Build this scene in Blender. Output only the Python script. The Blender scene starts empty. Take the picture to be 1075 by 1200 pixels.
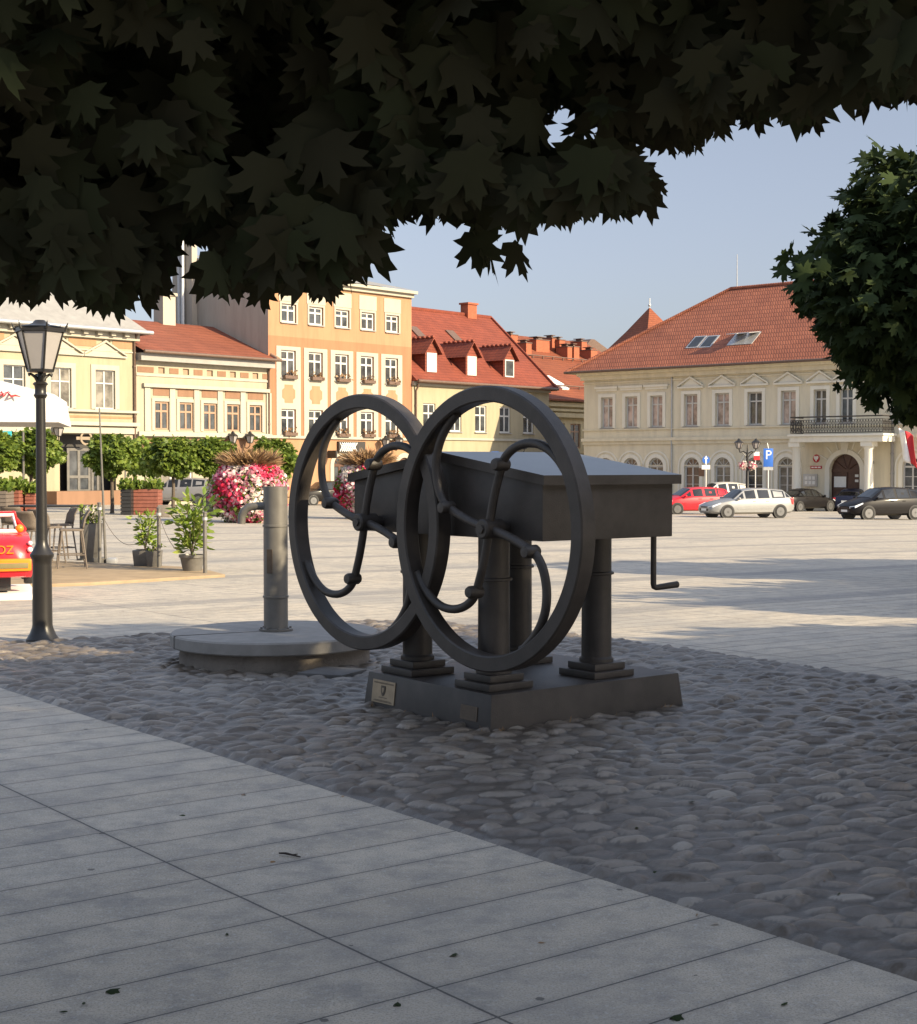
import bpy, bmesh, math, random
import numpy as np
from mathutils import Vector, Matrix
random.seed(7); rng = np.random.default_rng(11)
R = math.radians
scene = bpy.context.scene
COL = scene.collection

# ------------------------------------------------------------------ camera model (measurements of the photograph, 1075 x 1200)
FPX, CX, CY, HOR, EYE = 1750.0, 537.5, 600.0, 545.0, 1.75
PITCH = math.atan((CY - HOR) / FPX)
cam_d = bpy.data.cameras.new('camera'); cam = bpy.data.objects.new('camera', cam_d); COL.objects.link(cam)
cam.location = (0, 0, EYE); cam.rotation_euler = (R(90) - PITCH, 0, 0)
cam_d.sensor_fit = 'HORIZONTAL'; cam_d.sensor_width = 36.0; cam_d.lens = 36.0 * FPX / 1075.0
cam_d.clip_start = 0.05; cam_d.clip_end = 3000
scene.camera = cam
_c, _s = math.cos(PITCH), math.sin(PITCH)
def ray(px, py):
    a = (px - CX) / FPX; b = (CY - py) / FPX
    return Vector((a, _c + b * _s, -_s + b * _c))
def at(px, py, Y):
    d = ray(px, py); k = Y / d.y
    return Vector((d.x * k, Y, EYE + d.z * k))
def proj(p):
    x, y, z = p[0], p[1], p[2] - EYE
    f = y * _c - z * _s; u = y * _s + z * _c
    return CX + FPX * x / f, CY - FPX * u / f
def gz(x, y):                                   # the square falls away gently from the viewer
    s = 0.0108 * (min(max(y, 12), 130) - 12)
    t = 0.0127 * min(max(x, -40), 40) * min(max((y - 12) / 40.0, 0), 1)
    return -(s + t)
def gp(px, py, dz=0.0):                         # the point of the ground seen at a pixel
    d = ray(px, py); z = 0.0; P = None
    for _ in range(40):
        k = (z + dz - EYE) / d.z
        P = Vector((d.x * k, d.y * k, z + dz)); z = 0.5 * z + 0.5 * gz(P.x, P.y)
    return P

# ------------------------------------------------------------------ objects
def meta(o, label, cat, group=None, kind=None):
    o['label'] = label; o['category'] = cat
    if group: o['group'] = group
    if kind: o['kind'] = kind
    return o
def thing(name, label, cat, loc=(0, 0, 0), rz=0.0, group=None):
    o = bpy.data.objects.new(name, None); COL.objects.link(o)
    o.empty_display_size = 0.2
    o.location = loc; o.rotation_euler = (0, 0, rz)
    return meta(o, label, cat, group)
class MB:
    def __init__(s): s.v = []; s.f = []; s.m = []
    def add(s, vs, fs, mi=0):
        b = len(s.v); s.v.extend([tuple(p) for p in vs])
        for f in fs: s.f.append(tuple(b + i for i in f)); s.m.append(mi)
        return s
    def box(s, a, b, mi=0):
        x0, y0, z0 = [min(p, q) for p, q in zip(a, b)]; x1, y1, z1 = [max(p, q) for p, q in zip(a, b)]
        vs = [(x0,y0,z0),(x1,y0,z0),(x1,y1,z0),(x0,y1,z0),(x0,y0,z1),(x1,y0,z1),(x1,y1,z1),(x0,y1,z1)]
        return s.add(vs, [(0,3,2,1),(4,5,6,7),(0,1,5,4),(1,2,6,5),(2,3,7,6),(3,0,4,7)], mi)
    def frustum(s, cx, cy, z0, z1, hx0, hy0, hx1, hy1, mi=0):
        vs = [(cx+i*hx0, cy+j*hy0, z0) for i, j in ((-1,-1),(1,-1),(1,1),(-1,1))] + [(cx+i*hx1, cy+j*hy1, z1) for i, j in ((-1,-1),(1,-1),(1,1),(-1,1))]
        return s.add(vs, [(0,3,2,1),(4,5,6,7),(0,1,5,4),(1,2,6,5),(2,3,7,6),(3,0,4,7)], mi)
    def lathe(s, prof, n=24, c=(0,0,0), axis='z', mi=0, a0=0.0):   # prof [(r, h)]
        vs = []; fs = []
        for r, h in prof:
            for k in range(n):
                a = a0 + 2*math.pi*k/n; p = (r*math.cos(a), r*math.sin(a), h)
                if axis == 'x': p = (h, p[0], p[1])
                elif axis == 'y': p = (p[1], h, p[0])
                vs.append((c[0]+p[0], c[1]+p[1], c[2]+p[2]))
        for j in range(len(prof)-1):
            for k in range(n):
                fs.append((j*n+k, j*n+(k+1)%n, (j+1)*n+(k+1)%n, (j+1)*n+k))
        if prof[0][0] > 1e-6: fs.append(tuple(reversed(range(n))))
        if prof[-1][0] > 1e-6: fs.append(tuple((len(prof)-1)*n+k for k in range(n)))
        return s.add(vs, fs, mi)
    def tube(s, pts, r, n=10, mi=0, cap=True):
        P = [Vector(p) for p in pts]; rs = r if isinstance(r, (list, tuple)) else [r]*len(P)
        vs = []; fs = []; nrm = None
        for i, p in enumerate(P):
            t = (P[min(i+1, len(P)-1)] - P[max(i-1, 0)]).normalized()
            if nrm is None:
                nrm = t.orthogonal().normalized()
            else:
                nrm = (nrm - t * nrm.dot(t)); nrm = nrm.normalized() if nrm.length > 1e-6 else t.orthogonal().normalized()
            b = t.cross(nrm)
            for k in range(n):
                a = 2*math.pi*k/n; vs.append(p + (nrm*math.cos(a) + b*math.sin(a))*rs[i])
        for i in range(len(P)-1):
            for k in range(n): fs.append((i*n+k, i*n+(k+1)%n, (i+1)*n+(k+1)%n, (i+1)*n+k))
        if cap: fs.append(tuple(reversed(range(n)))); fs.append(tuple((len(P)-1)*n+k for k in range(n)))
        return s.add(vs, fs, mi)
    def prism(s, poly, o, ux, uy, ext, mi=0):   # 2D polygon in the frame (o, ux, uy), thickness vector ext
        o, ux, uy, ext = Vector(o), Vector(ux), Vector(uy), Vector(ext); n = len(poly)
        vs = [o + ux*a + uy*b for a, b in poly]; vs += [v + ext for v in vs]
        fs = [tuple(range(n)), tuple(reversed(range(n, 2*n)))] + [(i, i+n, (i+1)%n+n, (i+1)%n) for i in range(n)]
        return s.add(vs, fs, mi)
    def ball(s, c, r, n=10, mi=0):
        rx, ry, rz = r if isinstance(r, (tuple, list)) else (r, r, r)
        m = max(4, n//2); vs = [(c[0], c[1], c[2]-rz)]; fs = []
        for j in range(1, m):
            a = -math.pi/2 + math.pi*j/m
            for k in range(n):
                b = 2*math.pi*k/n; vs.append((c[0]+rx*math.cos(a)*math.cos(b), c[1]+ry*math.cos(a)*math.sin(b), c[2]+rz*math.sin(a)))
        vs.append((c[0], c[1], c[2]+rz)); L = len(vs)-1
        for k in range(n):
            fs.append((0, 1+(k+1)%n, 1+k)); fs.append((L, 1+(m-2)*n+k, 1+(m-2)*n+(k+1)%n))
            for j in range(m-2): fs.append((1+j*n+k, 1+j*n+(k+1)%n, 1+(j+1)*n+(k+1)%n, 1+(j+1)*n+k))
        return s.add(vs, fs, mi)
    def build(s, name, mats, parent=None, smooth=None, bevel=0.0, fix=True, loc=None):
        me = bpy.data.meshes.new(name); me.from_pydata(s.v, [], s.f)
        if not isinstance(mats, (list, tuple)): mats = [mats]
        for m in mats: me.materials.append(m)
        me.polygons.foreach_set('material_index', s.m)
        if fix or bevel:
            bm = bmesh.new(); bm.from_mesh(me)
            if fix: bmesh.ops.recalc_face_normals(bm, faces=bm.faces)
            if bevel:
                es = [e for e in bm.edges if len(e.link_faces) == 2 and e.calc_face_angle(0) > R(32)]
                bmesh.ops.bevel(bm, geom=es, offset=bevel, segments=2, affect='EDGES', profile=0.6, clamp_overlap=True)
            bm.to_mesh(me); bm.free()
        if smooth is not None or bevel:
            me.polygons.foreach_set('use_smooth', [True]*len(me.polygons))
            me.set_sharp_from_angle(angle=R(smooth if smooth is not None else 40))
        me.update()
        o = bpy.data.objects.new(name, me); COL.objects.link(o)
        if parent is not None: o.parent = parent
        if loc is not None: o.location = loc
        return o
def copy_tree(o, parent=None):
    c = o.copy(); COL.objects.link(c); c.parent = parent
    for ch in list(o.children): copy_tree(ch, c)
    return c

# ------------------------------------------------------------------ materials
def L(c):                                        # sRGB 0-255 to linear
    return tuple(((x/255)/12.92 if x/255 <= 0.04045 else ((x/255+0.055)/1.055)**2.4) for x in c)
class NT:
    def __init__(s, name):
        s.m = bpy.data.materials.new(name); s.m.use_nodes = True; s.t = s.m.node_tree; s.n = s.t.nodes
        s.p = s.n['Principled BSDF']; s.out = s.n['Material Output']
    def node(s, typ, **kw):
        nd = s.n.new(typ)
        for k, v in kw.items():
            if k.startswith('i_'):
                nd.inputs[int(k[2:]) if k[2:].isdigit() else k[2:].replace('_', ' ')].default_value = v
            else: setattr(nd, k, v)
        return nd
    def link(s, a, b): s.t.links.new(a, b)
    def math(s, op, a, b=None, c=None, clamp=False):
        nd = s.n.new('ShaderNodeMath'); nd.operation = op; nd.use_clamp = clamp
        for i, x in enumerate((a, b, c)):
            if x is None: continue
            if isinstance(x, (int, float)): nd.inputs[i].default_value = x
            else: s.link(x, nd.inputs[i])
        return nd.outputs[0]
    def noise(s, vec, scale, detail=4, rough=0.6):
        nd = s.node('ShaderNodeTexNoise'); nd.inputs['Scale'].default_value = scale; nd.inputs['Detail'].default_value = detail; nd.inputs['Roughness'].default_value = rough
        if vec is not None: s.link(vec, nd.inputs['Vector'])
        return nd.outputs['Fac']
    def mix(s, fac, a, b, mode='MIX'):
        nd = s.n.new('ShaderNodeMix'); nd.data_type = 'RGBA'; nd.blend_type = mode
        for i, x in ((0, fac), (6, a), (7, b)):
            if isinstance(x, (int, float)): nd.inputs[i].default_value = x
            elif isinstance(x, tuple): nd.inputs[i].default_value = (*x[:3], 1)
            else: s.link(x, nd.inputs[i])
        return nd.outputs[2]
    def ramp(s, fac, stops):
        nd = s.n.new('ShaderNodeValToRGB'); el = nd.color_ramp.elements
        while len(el) < len(stops): el.new(0.5)
        for e, (p, c) in zip(el, stops): e.position = p; e.color = (*c, 1) if len(c) == 3 else c
        s.link(fac, nd.inputs[0]); return nd.outputs[0]
    def sep(s, vec):
        nd = s.n.new('ShaderNodeSeparateXYZ'); s.link(vec, nd.inputs[0]); return nd.outputs
    def comb(s, x, y, z):
        nd = s.n.new('ShaderNodeCombineXYZ')
        for i, q in enumerate((x, y, z)):
            if isinstance(q, (int, float)): nd.inputs[i].default_value = q
            else: s.link(q, nd.inputs[i])
        return nd.outputs[0]
    def bump(s, h, strength=0.3, dist=0.01):
        nd = s.n.new('ShaderNodeBump'); nd.inputs['Strength'].default_value = strength; nd.inputs['Distance'].default_value = dist
        s.link(h, nd.inputs['Height']); s.link(nd.outputs[0], s.p.inputs['Normal'])
    def obj(s): return s.node('ShaderNodeTexCoord').outputs['Object']
    def pos(s): return s.node('ShaderNodeNewGeometry').outputs['Position']
    def set(s, **kw):
        for k, v in kw.items(): s.p.inputs[k.replace('_', ' ')].default_value = v
        return s
def simple(name, col, rough=0.6, var=0.12, scale=6.0, metal=0.0, bump=0.0, bscale=40.0, spec=0.5, coat=0.0, bdist=0.004, world=False):
    t = NT(name); v = t.pos() if world else t.obj(); c = tuple(col)
    f = t.noise(v, scale, 5)
    lo = tuple(x*(1-var) for x in c); hi = tuple(min(1, x*(1+var)) for x in c)
    t.link(t.ramp(f, [(0.25, lo), (0.75, hi)]), t.p.inputs['Base Color'])
    t.set(Roughness=rough, Metallic=metal, Specular_IOR_Level=spec, Coat_Weight=coat)
    if coat: t.set(Coat_Roughness=0.06)
    if bump: t.bump(t.noise(v, bscale, 4), bump, bdist)
    return t.m
def plaster(name, col, dirt=0.18):
    t = NT(name); v = t.obj(); x, y, z = t.sep(v)
    f1 = t.noise(t.comb(t.math('MULTIPLY', x, 1.6), t.math('MULTIPLY', y, 1.6), t.math('MULTIPLY', z, 0.25)), 1.2, 6, 0.65)
    f2 = t.noise(v, 14, 4)
    c = t.mix(t.math('MULTIPLY', t.math('SUBTRACT', f1, 0.42, clamp=True), 2.2, clamp=True), tuple(col), tuple(a*(1-dirt*1.6) for a in col))
    c = t.mix(t.math('MULTIPLY', f2, 0.16), c, tuple(a*0.8 for a in col))
    t.link(c, t.p.inputs['Base Color']); t.set(Roughness=0.9, Specular_IOR_Level=0.2); t.bump(f2, 0.25, 0.01)
    return t.m
def tiles(name, col, col2, row=0.22, wid=0.24, strength=0.8):
    t = NT(name); x, y, z = t.sep(t.obj())
    h = t.math('MULTIPLY', z, 1.0/row); fr = t.math('FRACT', h)
    odd = t.math('MULTIPLY', t.math('MODULO', t.math('FLOOR', h), 2.0), 0.5)
    u = t.math('ADD', t.math('MULTIPLY', t.math('ADD', x, t.math('MULTIPLY', y, 0.7)), 1.0/wid), odd); fu = t.math('FRACT', u)
    wn = t.node('ShaderNodeTexWhiteNoise', noise_dimensions='2D'); t.link(t.comb(t.math('FLOOR', u), t.math('FLOOR', h), 0.0), wn.inputs['Vector'])
    big = t.noise(t.obj(), 0.5, 4)
    c = t.mix(t.math('MULTIPLY', wn.outputs['Value'], 0.75), tuple(col), tuple(col2))
    c = t.mix(t.math('MULTIPLY', t.math('SUBTRACT', big, 0.4, clamp=True), 1.6, clamp=True), c, tuple(a*0.62 for a in col2))
    edge = t.math('LESS_THAN', fr, 0.16); gap = t.math('LESS_THAN', fu, 0.06)
    c = t.mix(t.math('MULTIPLY', t.math('MAXIMUM', edge, t.math('MULTIPLY', gap, 0.6)), 0.5), c, tuple(a*0.35 for a in col2))
    t.link(c, t.p.inputs['Base Color']); t.set(Roughness=0.75, Specular_IOR_Level=0.3)
    prof = t.math('ADD', t.math('SUBTRACT', 1.0, fr), t.math('MULTIPLY', t.math('SINE', t.math('MULTIPLY', fu, math.pi)), 0.5))
    t.bump(prof, strength, 0.04)
    return t.m
def leafmat(name, cols, trans=0.25, rough=0.5, spec=0.35):
    t = NT(name)
    at_ = t.node('ShaderNodeAttribute', attribute_name='tone')
    c = t.ramp(at_.outputs['Fac'], [(i/(len(cols)-1), q) for i, q in enumerate(cols)])
    t.link(c, t.p.inputs['Base Color']); t.set(Roughness=rough, Specular_IOR_Level=spec)
    tr = t.node('ShaderNodeBsdfTranslucent'); t.link(t.mix(0.5, c, (0.25, 0.32, 0.03), 'MULTIPLY') if False else c, tr.inputs['Color'])
    mx = t.node('ShaderNodeMixShader'); mx.inputs[0].default_value = trans
    t.link(t.p.outputs[0], mx.inputs[1]); t.link(tr.outputs[0], mx.inputs[2]); t.link(mx.outputs[0], t.out.inputs['Surface'])
    return t.m
def glassmat(name, col=(0.03, 0.035, 0.04), rough=0.06, spec=0.8):
    t = NT(name); f = t.noise(t.pos(), 1.3, 3)
    t.link(t.ramp(f, [(0.35, tuple(a*0.5 for a in col)), (0.65, tuple(a*1.5 for a in col))]), t.p.inputs['Base Color'])
    t.set(Roughness=rough, Specular_IOR_Level=spec); t.bump(t.noise(t.pos(), 2.2, 2), 0.06, 0.02)
    return t.m
def pavers(name):
    t = NT(name); P = t.pos(); x, y, z = t.sep(P)
    V1 = PV1; V2 = PV2
    p = t.math('ADD', t.math('MULTIPLY', x, V1[0]), t.math('MULTIPLY', y, V1[1]))
    q = t.math('ADD', t.math('MULTIPLY', x, V2[0]), t.math('MULTIPLY', y, V2[1]))
    p = t.math('SUBTRACT', p, PJ[0]); q = t.math('SUBTRACT', q, PJ[1])
    wob = t.math('MULTIPLY', t.math('SUBTRACT', t.noise(P, 9, 3), 0.5), 0.006)
    pp = t.math('MULTIPLY', t.math('ADD', p, wob), 1/PW); qq = t.math('MULTIPLY', t.math('ADD', q, wob), 1/PH)
    fp = t.math('ABSOLUTE', t.math('SUBTRACT', t.math('FRACT', t.math('ADD', pp, 0.5)), 0.5)); fq = t.math('ABSOLUTE', t.math('SUBTRACT', t.math('FRACT', t.math('ADD', qq, 0.5)), 0.5))
    jp = t.math('LESS_THAN', t.math('MULTIPLY', fp, PW), 0.0055); jq = t.math('LESS_THAN', t.math('MULTIPLY', fq, PH), 0.0042)
    j = t.math('MAXIMUM', jp, jq)
    wn = t.node('ShaderNodeTexWhiteNoise', noise_dimensions='2D'); t.link(t.comb(t.math('FLOOR', pp), t.math('FLOOR', qq), 0.0), wn.inputs['Vector'])
    n1 = t.noise(P, 0.7, 5, 0.62); n2 = t.noise(P, 5.0, 6, 0.7); n3 = t.noise(P, 120, 3, 0.75); n4 = t.noise(P, 45, 5, 0.75)
    c = t.ramp(n1, [(0.3, (0.395, 0.343, 0.272)), (0.7, (0.54, 0.465, 0.36))])
    c = t.mix(t.math('MULTIPLY', wn.outputs['Value'], 0.55), c, (0.57, 0.505, 0.41))
    # course bands across the square far off
    band = t.math('GREATER_THAN', t.math('FRACT', t.math('MULTIPLY', q, 1/4.3)), 0.86)
    band = t.math('MULTIPLY', band, t.math('GREATER_THAN', y, 15.5)); c = t.mix(t.math('MULTIPLY', band, 0.55), c, (0.17, 0.16, 0.155))
    c = t.mix(t.math('MULTIPLY', t.math('SUBTRACT', n2, 0.43, clamp=True), 2.2, clamp=True), c, (0.2, 0.197, 0.192))
    c = t.mix(t.math('MULTIPLY', t.math('SUBTRACT', n3, 0.47, clamp=True), 3.6, clamp=True), c, (0.15, 0.145, 0.135))
    c = t.mix(t.math('MULTIPLY', t.math('SUBTRACT', n4, 0.54, clamp=True), 4.5, clamp=True), c, (0.58, 0.565, 0.54))
    blot = t.noise(P, 1.9, 4, 0.7); c = t.mix(t.math('MULTIPLY', t.math('SUBTRACT', blot, 0.56, clamp=True), 4, clamp=True), c, (0.19, 0.185, 0.18))
    broad_tone = t.noise(P, 0.33, 3, 0.55); c = t.mix(t.math('MULTIPLY', t.math('SUBTRACT', broad_tone, 0.5, clamp=True), 3.0, clamp=True), c, (0.25, 0.24, 0.225))  # broad random patches, darker and greyer
    nearj = t.math('SUBTRACT', 1.0, t.math('MULTIPLY', t.math('MINIMUM', t.math('MULTIPLY', fp, PW), t.math('MULTIPLY', fq, PH)), 22.0), clamp=True); c = t.mix(t.math('MULTIPLY', nearj, t.math('MULTIPLY', n2, 0.55)), c, (0.17, 0.16, 0.15))
    spk = t.node('ShaderNodeTexVoronoi'); spk.inputs['Scale'].default_value = 3.2; t.link(P, spk.inputs['Vector'])
    dot = t.math('LESS_THAN', t.math('ADD', spk.outputs['Distance'], t.math('MULTIPLY', n4, 0.05)), 0.075); c = t.mix(t.math('MULTIPLY', dot, 0.75), c, (0.06, 0.055, 0.05))
    c = t.mix(t.math('MULTIPLY', j, 0.85), c, (0.045, 0.043, 0.042))
    t.link(c, t.p.inputs['Base Color']); t.set(Specular_IOR_Level=0.35)
    t.link(t.math('ADD', 0.55, t.math('MULTIPLY', n2, 0.3)), t.p.inputs['Roughness'])
    h = t.math('SUBTRACT', t.math('ADD', t.math('MULTIPLY', n4, 0.25), t.math('MULTIPLY', n3, 0.12)), j)
    t.bump(h, 0.5, 0.006)
    return t.m
# the paving grid runs with the pump: courses along PV1, long joints along PV2
_a = math.atan2(0.607, 0.7945); PV1 = Vector((math.cos(_a), math.sin(_a))); PV2 = Vector((-math.sin(_a), math.cos(_a)))
_j = gp(281, 1051); PW, PH = 2.6, 0.333
PJ = (_j.x*PV1.x + _j.y*PV1.y, _j.x*PV2.x + _j.y*PV2.y)

M = {}
M['paving'] = pavers('granite_paving')
M['iron'] = simple('black_cast_iron', (0.04, 0.0335, 0.029), 0.5, 0.42, 5, 0.0, 0.45, 110, 0.45)
M['lid'] = simple('grey_sheet_iron', (0.16, 0.165, 0.175), 0.32, 0.12, 3, 0.5, 0.05, 60, 0.5)  # paler than the pump iron, set on upward faces of the lid only
M['iron2'] = simple('dark_grey_painted_iron', (0.135, 0.127, 0.115), 0.42, 0.25, 5, 0.2, 0.15, 90, 0.5)
M['lamp_iron'] = simple('black_lamp_paint', (0.018, 0.0165, 0.0155), 0.36, 0.2, 6, 0.0, 0.1, 90, 0.4)
M['brass'] = simple('brass_plate', (0.3, 0.24, 0.17), 0.4, 0.15, 20, 0.7)
M['bronze'] = simple('dull_bronze_plate', (0.10, 0.075, 0.055), 0.5, 0.2, 20, 0.5)
M['engrave'] = simple('engraving', (0.09, 0.07, 0.05), 0.7)
M['concrete'] = simple('cast_stone', (0.25, 0.238, 0.222), 0.85, 0.16, 7, 0, 0.5, 70, 0.25)
M['concrete2'] = simple('rough_stone_ring', (0.19, 0.165, 0.14), 0.9, 0.3, 4, 0, 0.6, 30, 0.2, bdist=0.02)
M['sand'] = simple('sandy_joint', (0.135, 0.107, 0.08), 0.95, 0.4, 3.5, 0, 0.8, 60, 0.2, bdist=0.012, world=True)
def stonemat():
    t = NT('river_cobble'); a = t.node('ShaderNodeAttribute', attribute_name='tone'); P = t.pos()
    c = t.ramp(a.outputs['Fac'], [(0, (0.075, 0.059, 0.045)), (0.4, (0.122, 0.099, 0.076)), (0.75, (0.165, 0.137, 0.107)), (0.94, (0.225, 0.191, 0.152)), (1, (0.27, 0.24, 0.2))])
    n = t.noise(P, 22, 6, 0.7); n2 = t.noise(P, 2.0, 3)
    c = t.mix(t.math('MULTIPLY', n, 0.35), c, (0.10, 0.083, 0.066)); c = t.mix(t.math('MULTIPLY', t.math('SUBTRACT', n2, 0.52, clamp=True), 2.0, clamp=True), c, (0.15, 0.122, 0.094))
    sa = t.node('ShaderNodeAttribute', attribute_name='stone'); sd = t.ramp(t.noise(P, 14, 5, .7), [(.3, (0.042, 0.033, 0.025)), (.7, (0.095, 0.076, 0.058))])  # sand between the stones, crevice shade put into its dark colour
    c = t.mix(t.math('SUBTRACT', 1.0, sa.outputs['Fac']), c, sd)
    t.link(c, t.p.inputs['Base Color']); t.set(Roughness=0.36, Specular_IOR_Level=0.7); t.bump(t.noise(P, 45, 5, 0.65), 0.6, 0.008)
    return t.m
M['cobble'] = stonemat()
M['cream'] = plaster('cream_plaster', (0.35, 0.305, 0.21))
M['cream2'] = plaster('pale_cream_plaster', (0.36, 0.325, 0.245))
M['trim'] = plaster('ivory_trim', (0.385, 0.36, 0.3), 0.1)
M['peach'] = plaster('peach_plaster', (0.35, 0.163, 0.092))
M['apricot'] = plaster('apricot_plaster', (0.36, 0.21, 0.122))
M['yellow'] = plaster('yellow_plaster', (0.5, 0.42, 0.26))
M['brownpanel'] = plaster('brown_panel', (0.240, 0.140, 0.090))
M['orangepanel'] = plaster('orange_panel', (0.36, 0.2, 0.115))
M['grey_render'] = plaster('grey_render', (0.380, 0.345, 0.290))
M['townhall'] = plaster('beige_plaster', (0.7, 0.64, 0.49))
M['town_trim'] = plaster('pale_beige_trim', (0.76, 0.73, 0.63), 0.1)
M['white_wood'] = simple('white_window_paint', (0.52, 0.51, 0.48), 0.5, 0.05)
M['brown_wood'] = simple('brown_window_paint', (0.3, 0.19, 0.125), 0.6, 0.15)
M['door_wood'] = simple('dark_door_wood', (0.085, 0.04, 0.026), 0.5, 0.3, 5)
M['dark_shop'] = simple('dark_shopfront', (0.035, 0.032, 0.03), 0.5, 0.2)
M['glass'] = glassmat('window_glass', (0.05, 0.055, 0.06))
M['curtain'] = glassmat('curtained_glass', (0.17, 0.155, 0.13), 0.12, 0.5)
M['pinkglass'] = glassmat('painted_reflection_glass', (0.36, 0.28, 0.25), 0.08, 0.7)  # pink reflection of sunlit facades put into the base colour
M['tile_red'] = tiles('red_roof_tiles', (0.25, 0.08, 0.045), (0.19, 0.06, 0.036))
M['tile_brown'] = tiles('brown_red_roof_tiles', (0.235, 0.058, 0.032), (0.175, 0.044, 0.027))
M['tile_orange'] = tiles('orange_roof_tiles', (0.25, 0.075, 0.033), (0.19, 0.055, 0.027))
M['tile_hall'] = tiles('town_hall_roof_tiles', (0.31, 0.11, 0.062), (0.24, 0.08, 0.047), 0.33, 0.2, 0.6)
M['slate'] = simple('grey_sheet_roof', (0.27, 0.26, 0.245), 0.6, 0.15, 2)
M['brick'] = simple('orange_brick_chimney', (0.300, 0.085, 0.040), 0.85, 0.2, 6)
M['gutter'] = simple('brown_gutter', (0.12, 0.075, 0.055), 0.5, 0.2)
M['zinc'] = simple('zinc_sheet', (0.45, 0.46, 0.47), 0.4, 0.1, 4, 0.5)
M['black'] = simple('black_plastic', (0.02, 0.02, 0.021), 0.5, 0.2)
M['tyre'] = simple('tyre_rubber', (0.018, 0.018, 0.018), 0.85, 0.2)
M['alloy'] = simple('alloy_wheel', (0.17, 0.17, 0.17), 0.3, 0.08, 6, 0.7)
M['carglass'] = glassmat('car_glass', (0.016, 0.017, 0.018), 0.05, 0.5)
M['lightglass'] = simple('headlamp_glass', (0.72, 0.74, 0.75), 0.12, 0.1, 20, 0.2, coat=0.8)
M['taillight'] = simple('tail_lamp_red', (0.5, 0.02, 0.02), 0.2, 0.1, 20, coat=0.6)
M['plate'] = simple('number_plate_white', (0.75, 0.75, 0.72), 0.5, 0.05)
def carpaint(n, c, metal=0.0): return simple(n, c, 0.38, 0.06, 3, metal, spec=0.3, coat=0.4)
M['white'] = simple('white_paint', (0.8, 0.79, 0.76), 0.5, 0.04)
M['blue'] = simple('sign_blue', (0.03, 0.13, 0.5), 0.45, 0.05)
M['red'] = simple('flag_red', (0.5, 0.02, 0.03), 0.7, 0.1)
M['steel'] = simple('galvanised_steel', (0.5, 0.5, 0.49), 0.4, 0.1, 8, 0.6)
M['canvas'] = simple('white_canvas', (0.6, 0.57, 0.54), 0.85, 0.05, 3, 0, 0.1, 200)
M['script'] = simple('red_script', (0.5, 0.04, 0.05), 0.8)
M['teal'] = simple('teal_cloth', (0.04, 0.42, 0.5), 0.8)
M['deck'] = simple('yellow_deck_boards', (0.28, 0.205, 0.125), 0.75, 0.25, 2.5, 0, 0.2, 20)
M['rattan'] = simple('grey_brown_wicker', (0.13, 0.105, 0.085), 0.7, 0.3, 60, 0, 0.5, 120)
M['redslat'] = simple('red_brown_slats', (0.22, 0.075, 0.05), 0.65, 0.25, 4)
M['soil'] = simple('soil', (0.05, 0.035, 0.025), 0.95, 0.3, 20)
M['bark'] = simple('grey_bark', (0.10, 0.08, 0.062), 0.9, 0.35, 14, 0, 0.9, 30, 0.2, bdist=0.02)
M['milk'] = simple('milky_lantern_glass', (0.3, 0.28, 0.27), 0.25, 0.05, 6, coat=0.3)
M['maple'] = leafmat('maple_leaf', [(0.022, 0.033, 0.013), (0.030, 0.046, 0.016), (0.042, 0.062, 0.02)], 0.2, 0.75, 0.12)
M['maple_shaded'] = leafmat('shaded_maple_leaf', [(0.028, 0.027, 0.0175), (0.028, 0.0295, 0.018), (0.027, 0.034, 0.0185)], 0.3, 0.95, 0.03)  # browner leaf copy, the canopy's shade put into its colour
M['maple_sun'] = leafmat('globe_maple_leaf', [(0.075, 0.12, 0.018), (0.12, 0.175, 0.026), (0.2, 0.25, 0.04)], 0.3)  # brighter leaf copy for the sunlit trees, sun put into its colour
M['fresh'] = leafmat('bright_leaf', [(0.09, 0.15, 0.015), (0.16, 0.23, 0.03), (0.28, 0.33, 0.07)], 0.25)
M['dry'] = leafmat('dry_grass', [(0.16, 0.09, 0.05), (0.26, 0.16, 0.08), (0.34, 0.22, 0.11)], 0.1)
M['petal'] = leafmat('petunia_petals', [(0.62, 0.58, 0.5), (0.75, 0.66, 0.58), (0.62, 0.26, 0.34), (0.55, 0.05, 0.13), (0.62, 0.02, 0.06)], 0.2)
M['pot_white'] = simple('white_petal', (0.75, 0.72, 0.6), 0.7)
M['toyred'] = carpaint('toy_red', (0.55, 0.012, 0.02)); M['toyorange'] = carpaint('toy_orange', (0.75, 0.2, 0.01)); M['olive'] = simple('olive_grille', (0.16, 0.13, 0.05), 0.6)
M['concrete_dark'] = simple('dark_stone_slab', (0.11, 0.105, 0.10), 0.85, 0.3, 6, 0, 0.5, 50)
M['twig'] = simple('twig_bark', (0.03, 0.022, 0.018), 0.9)

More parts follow.
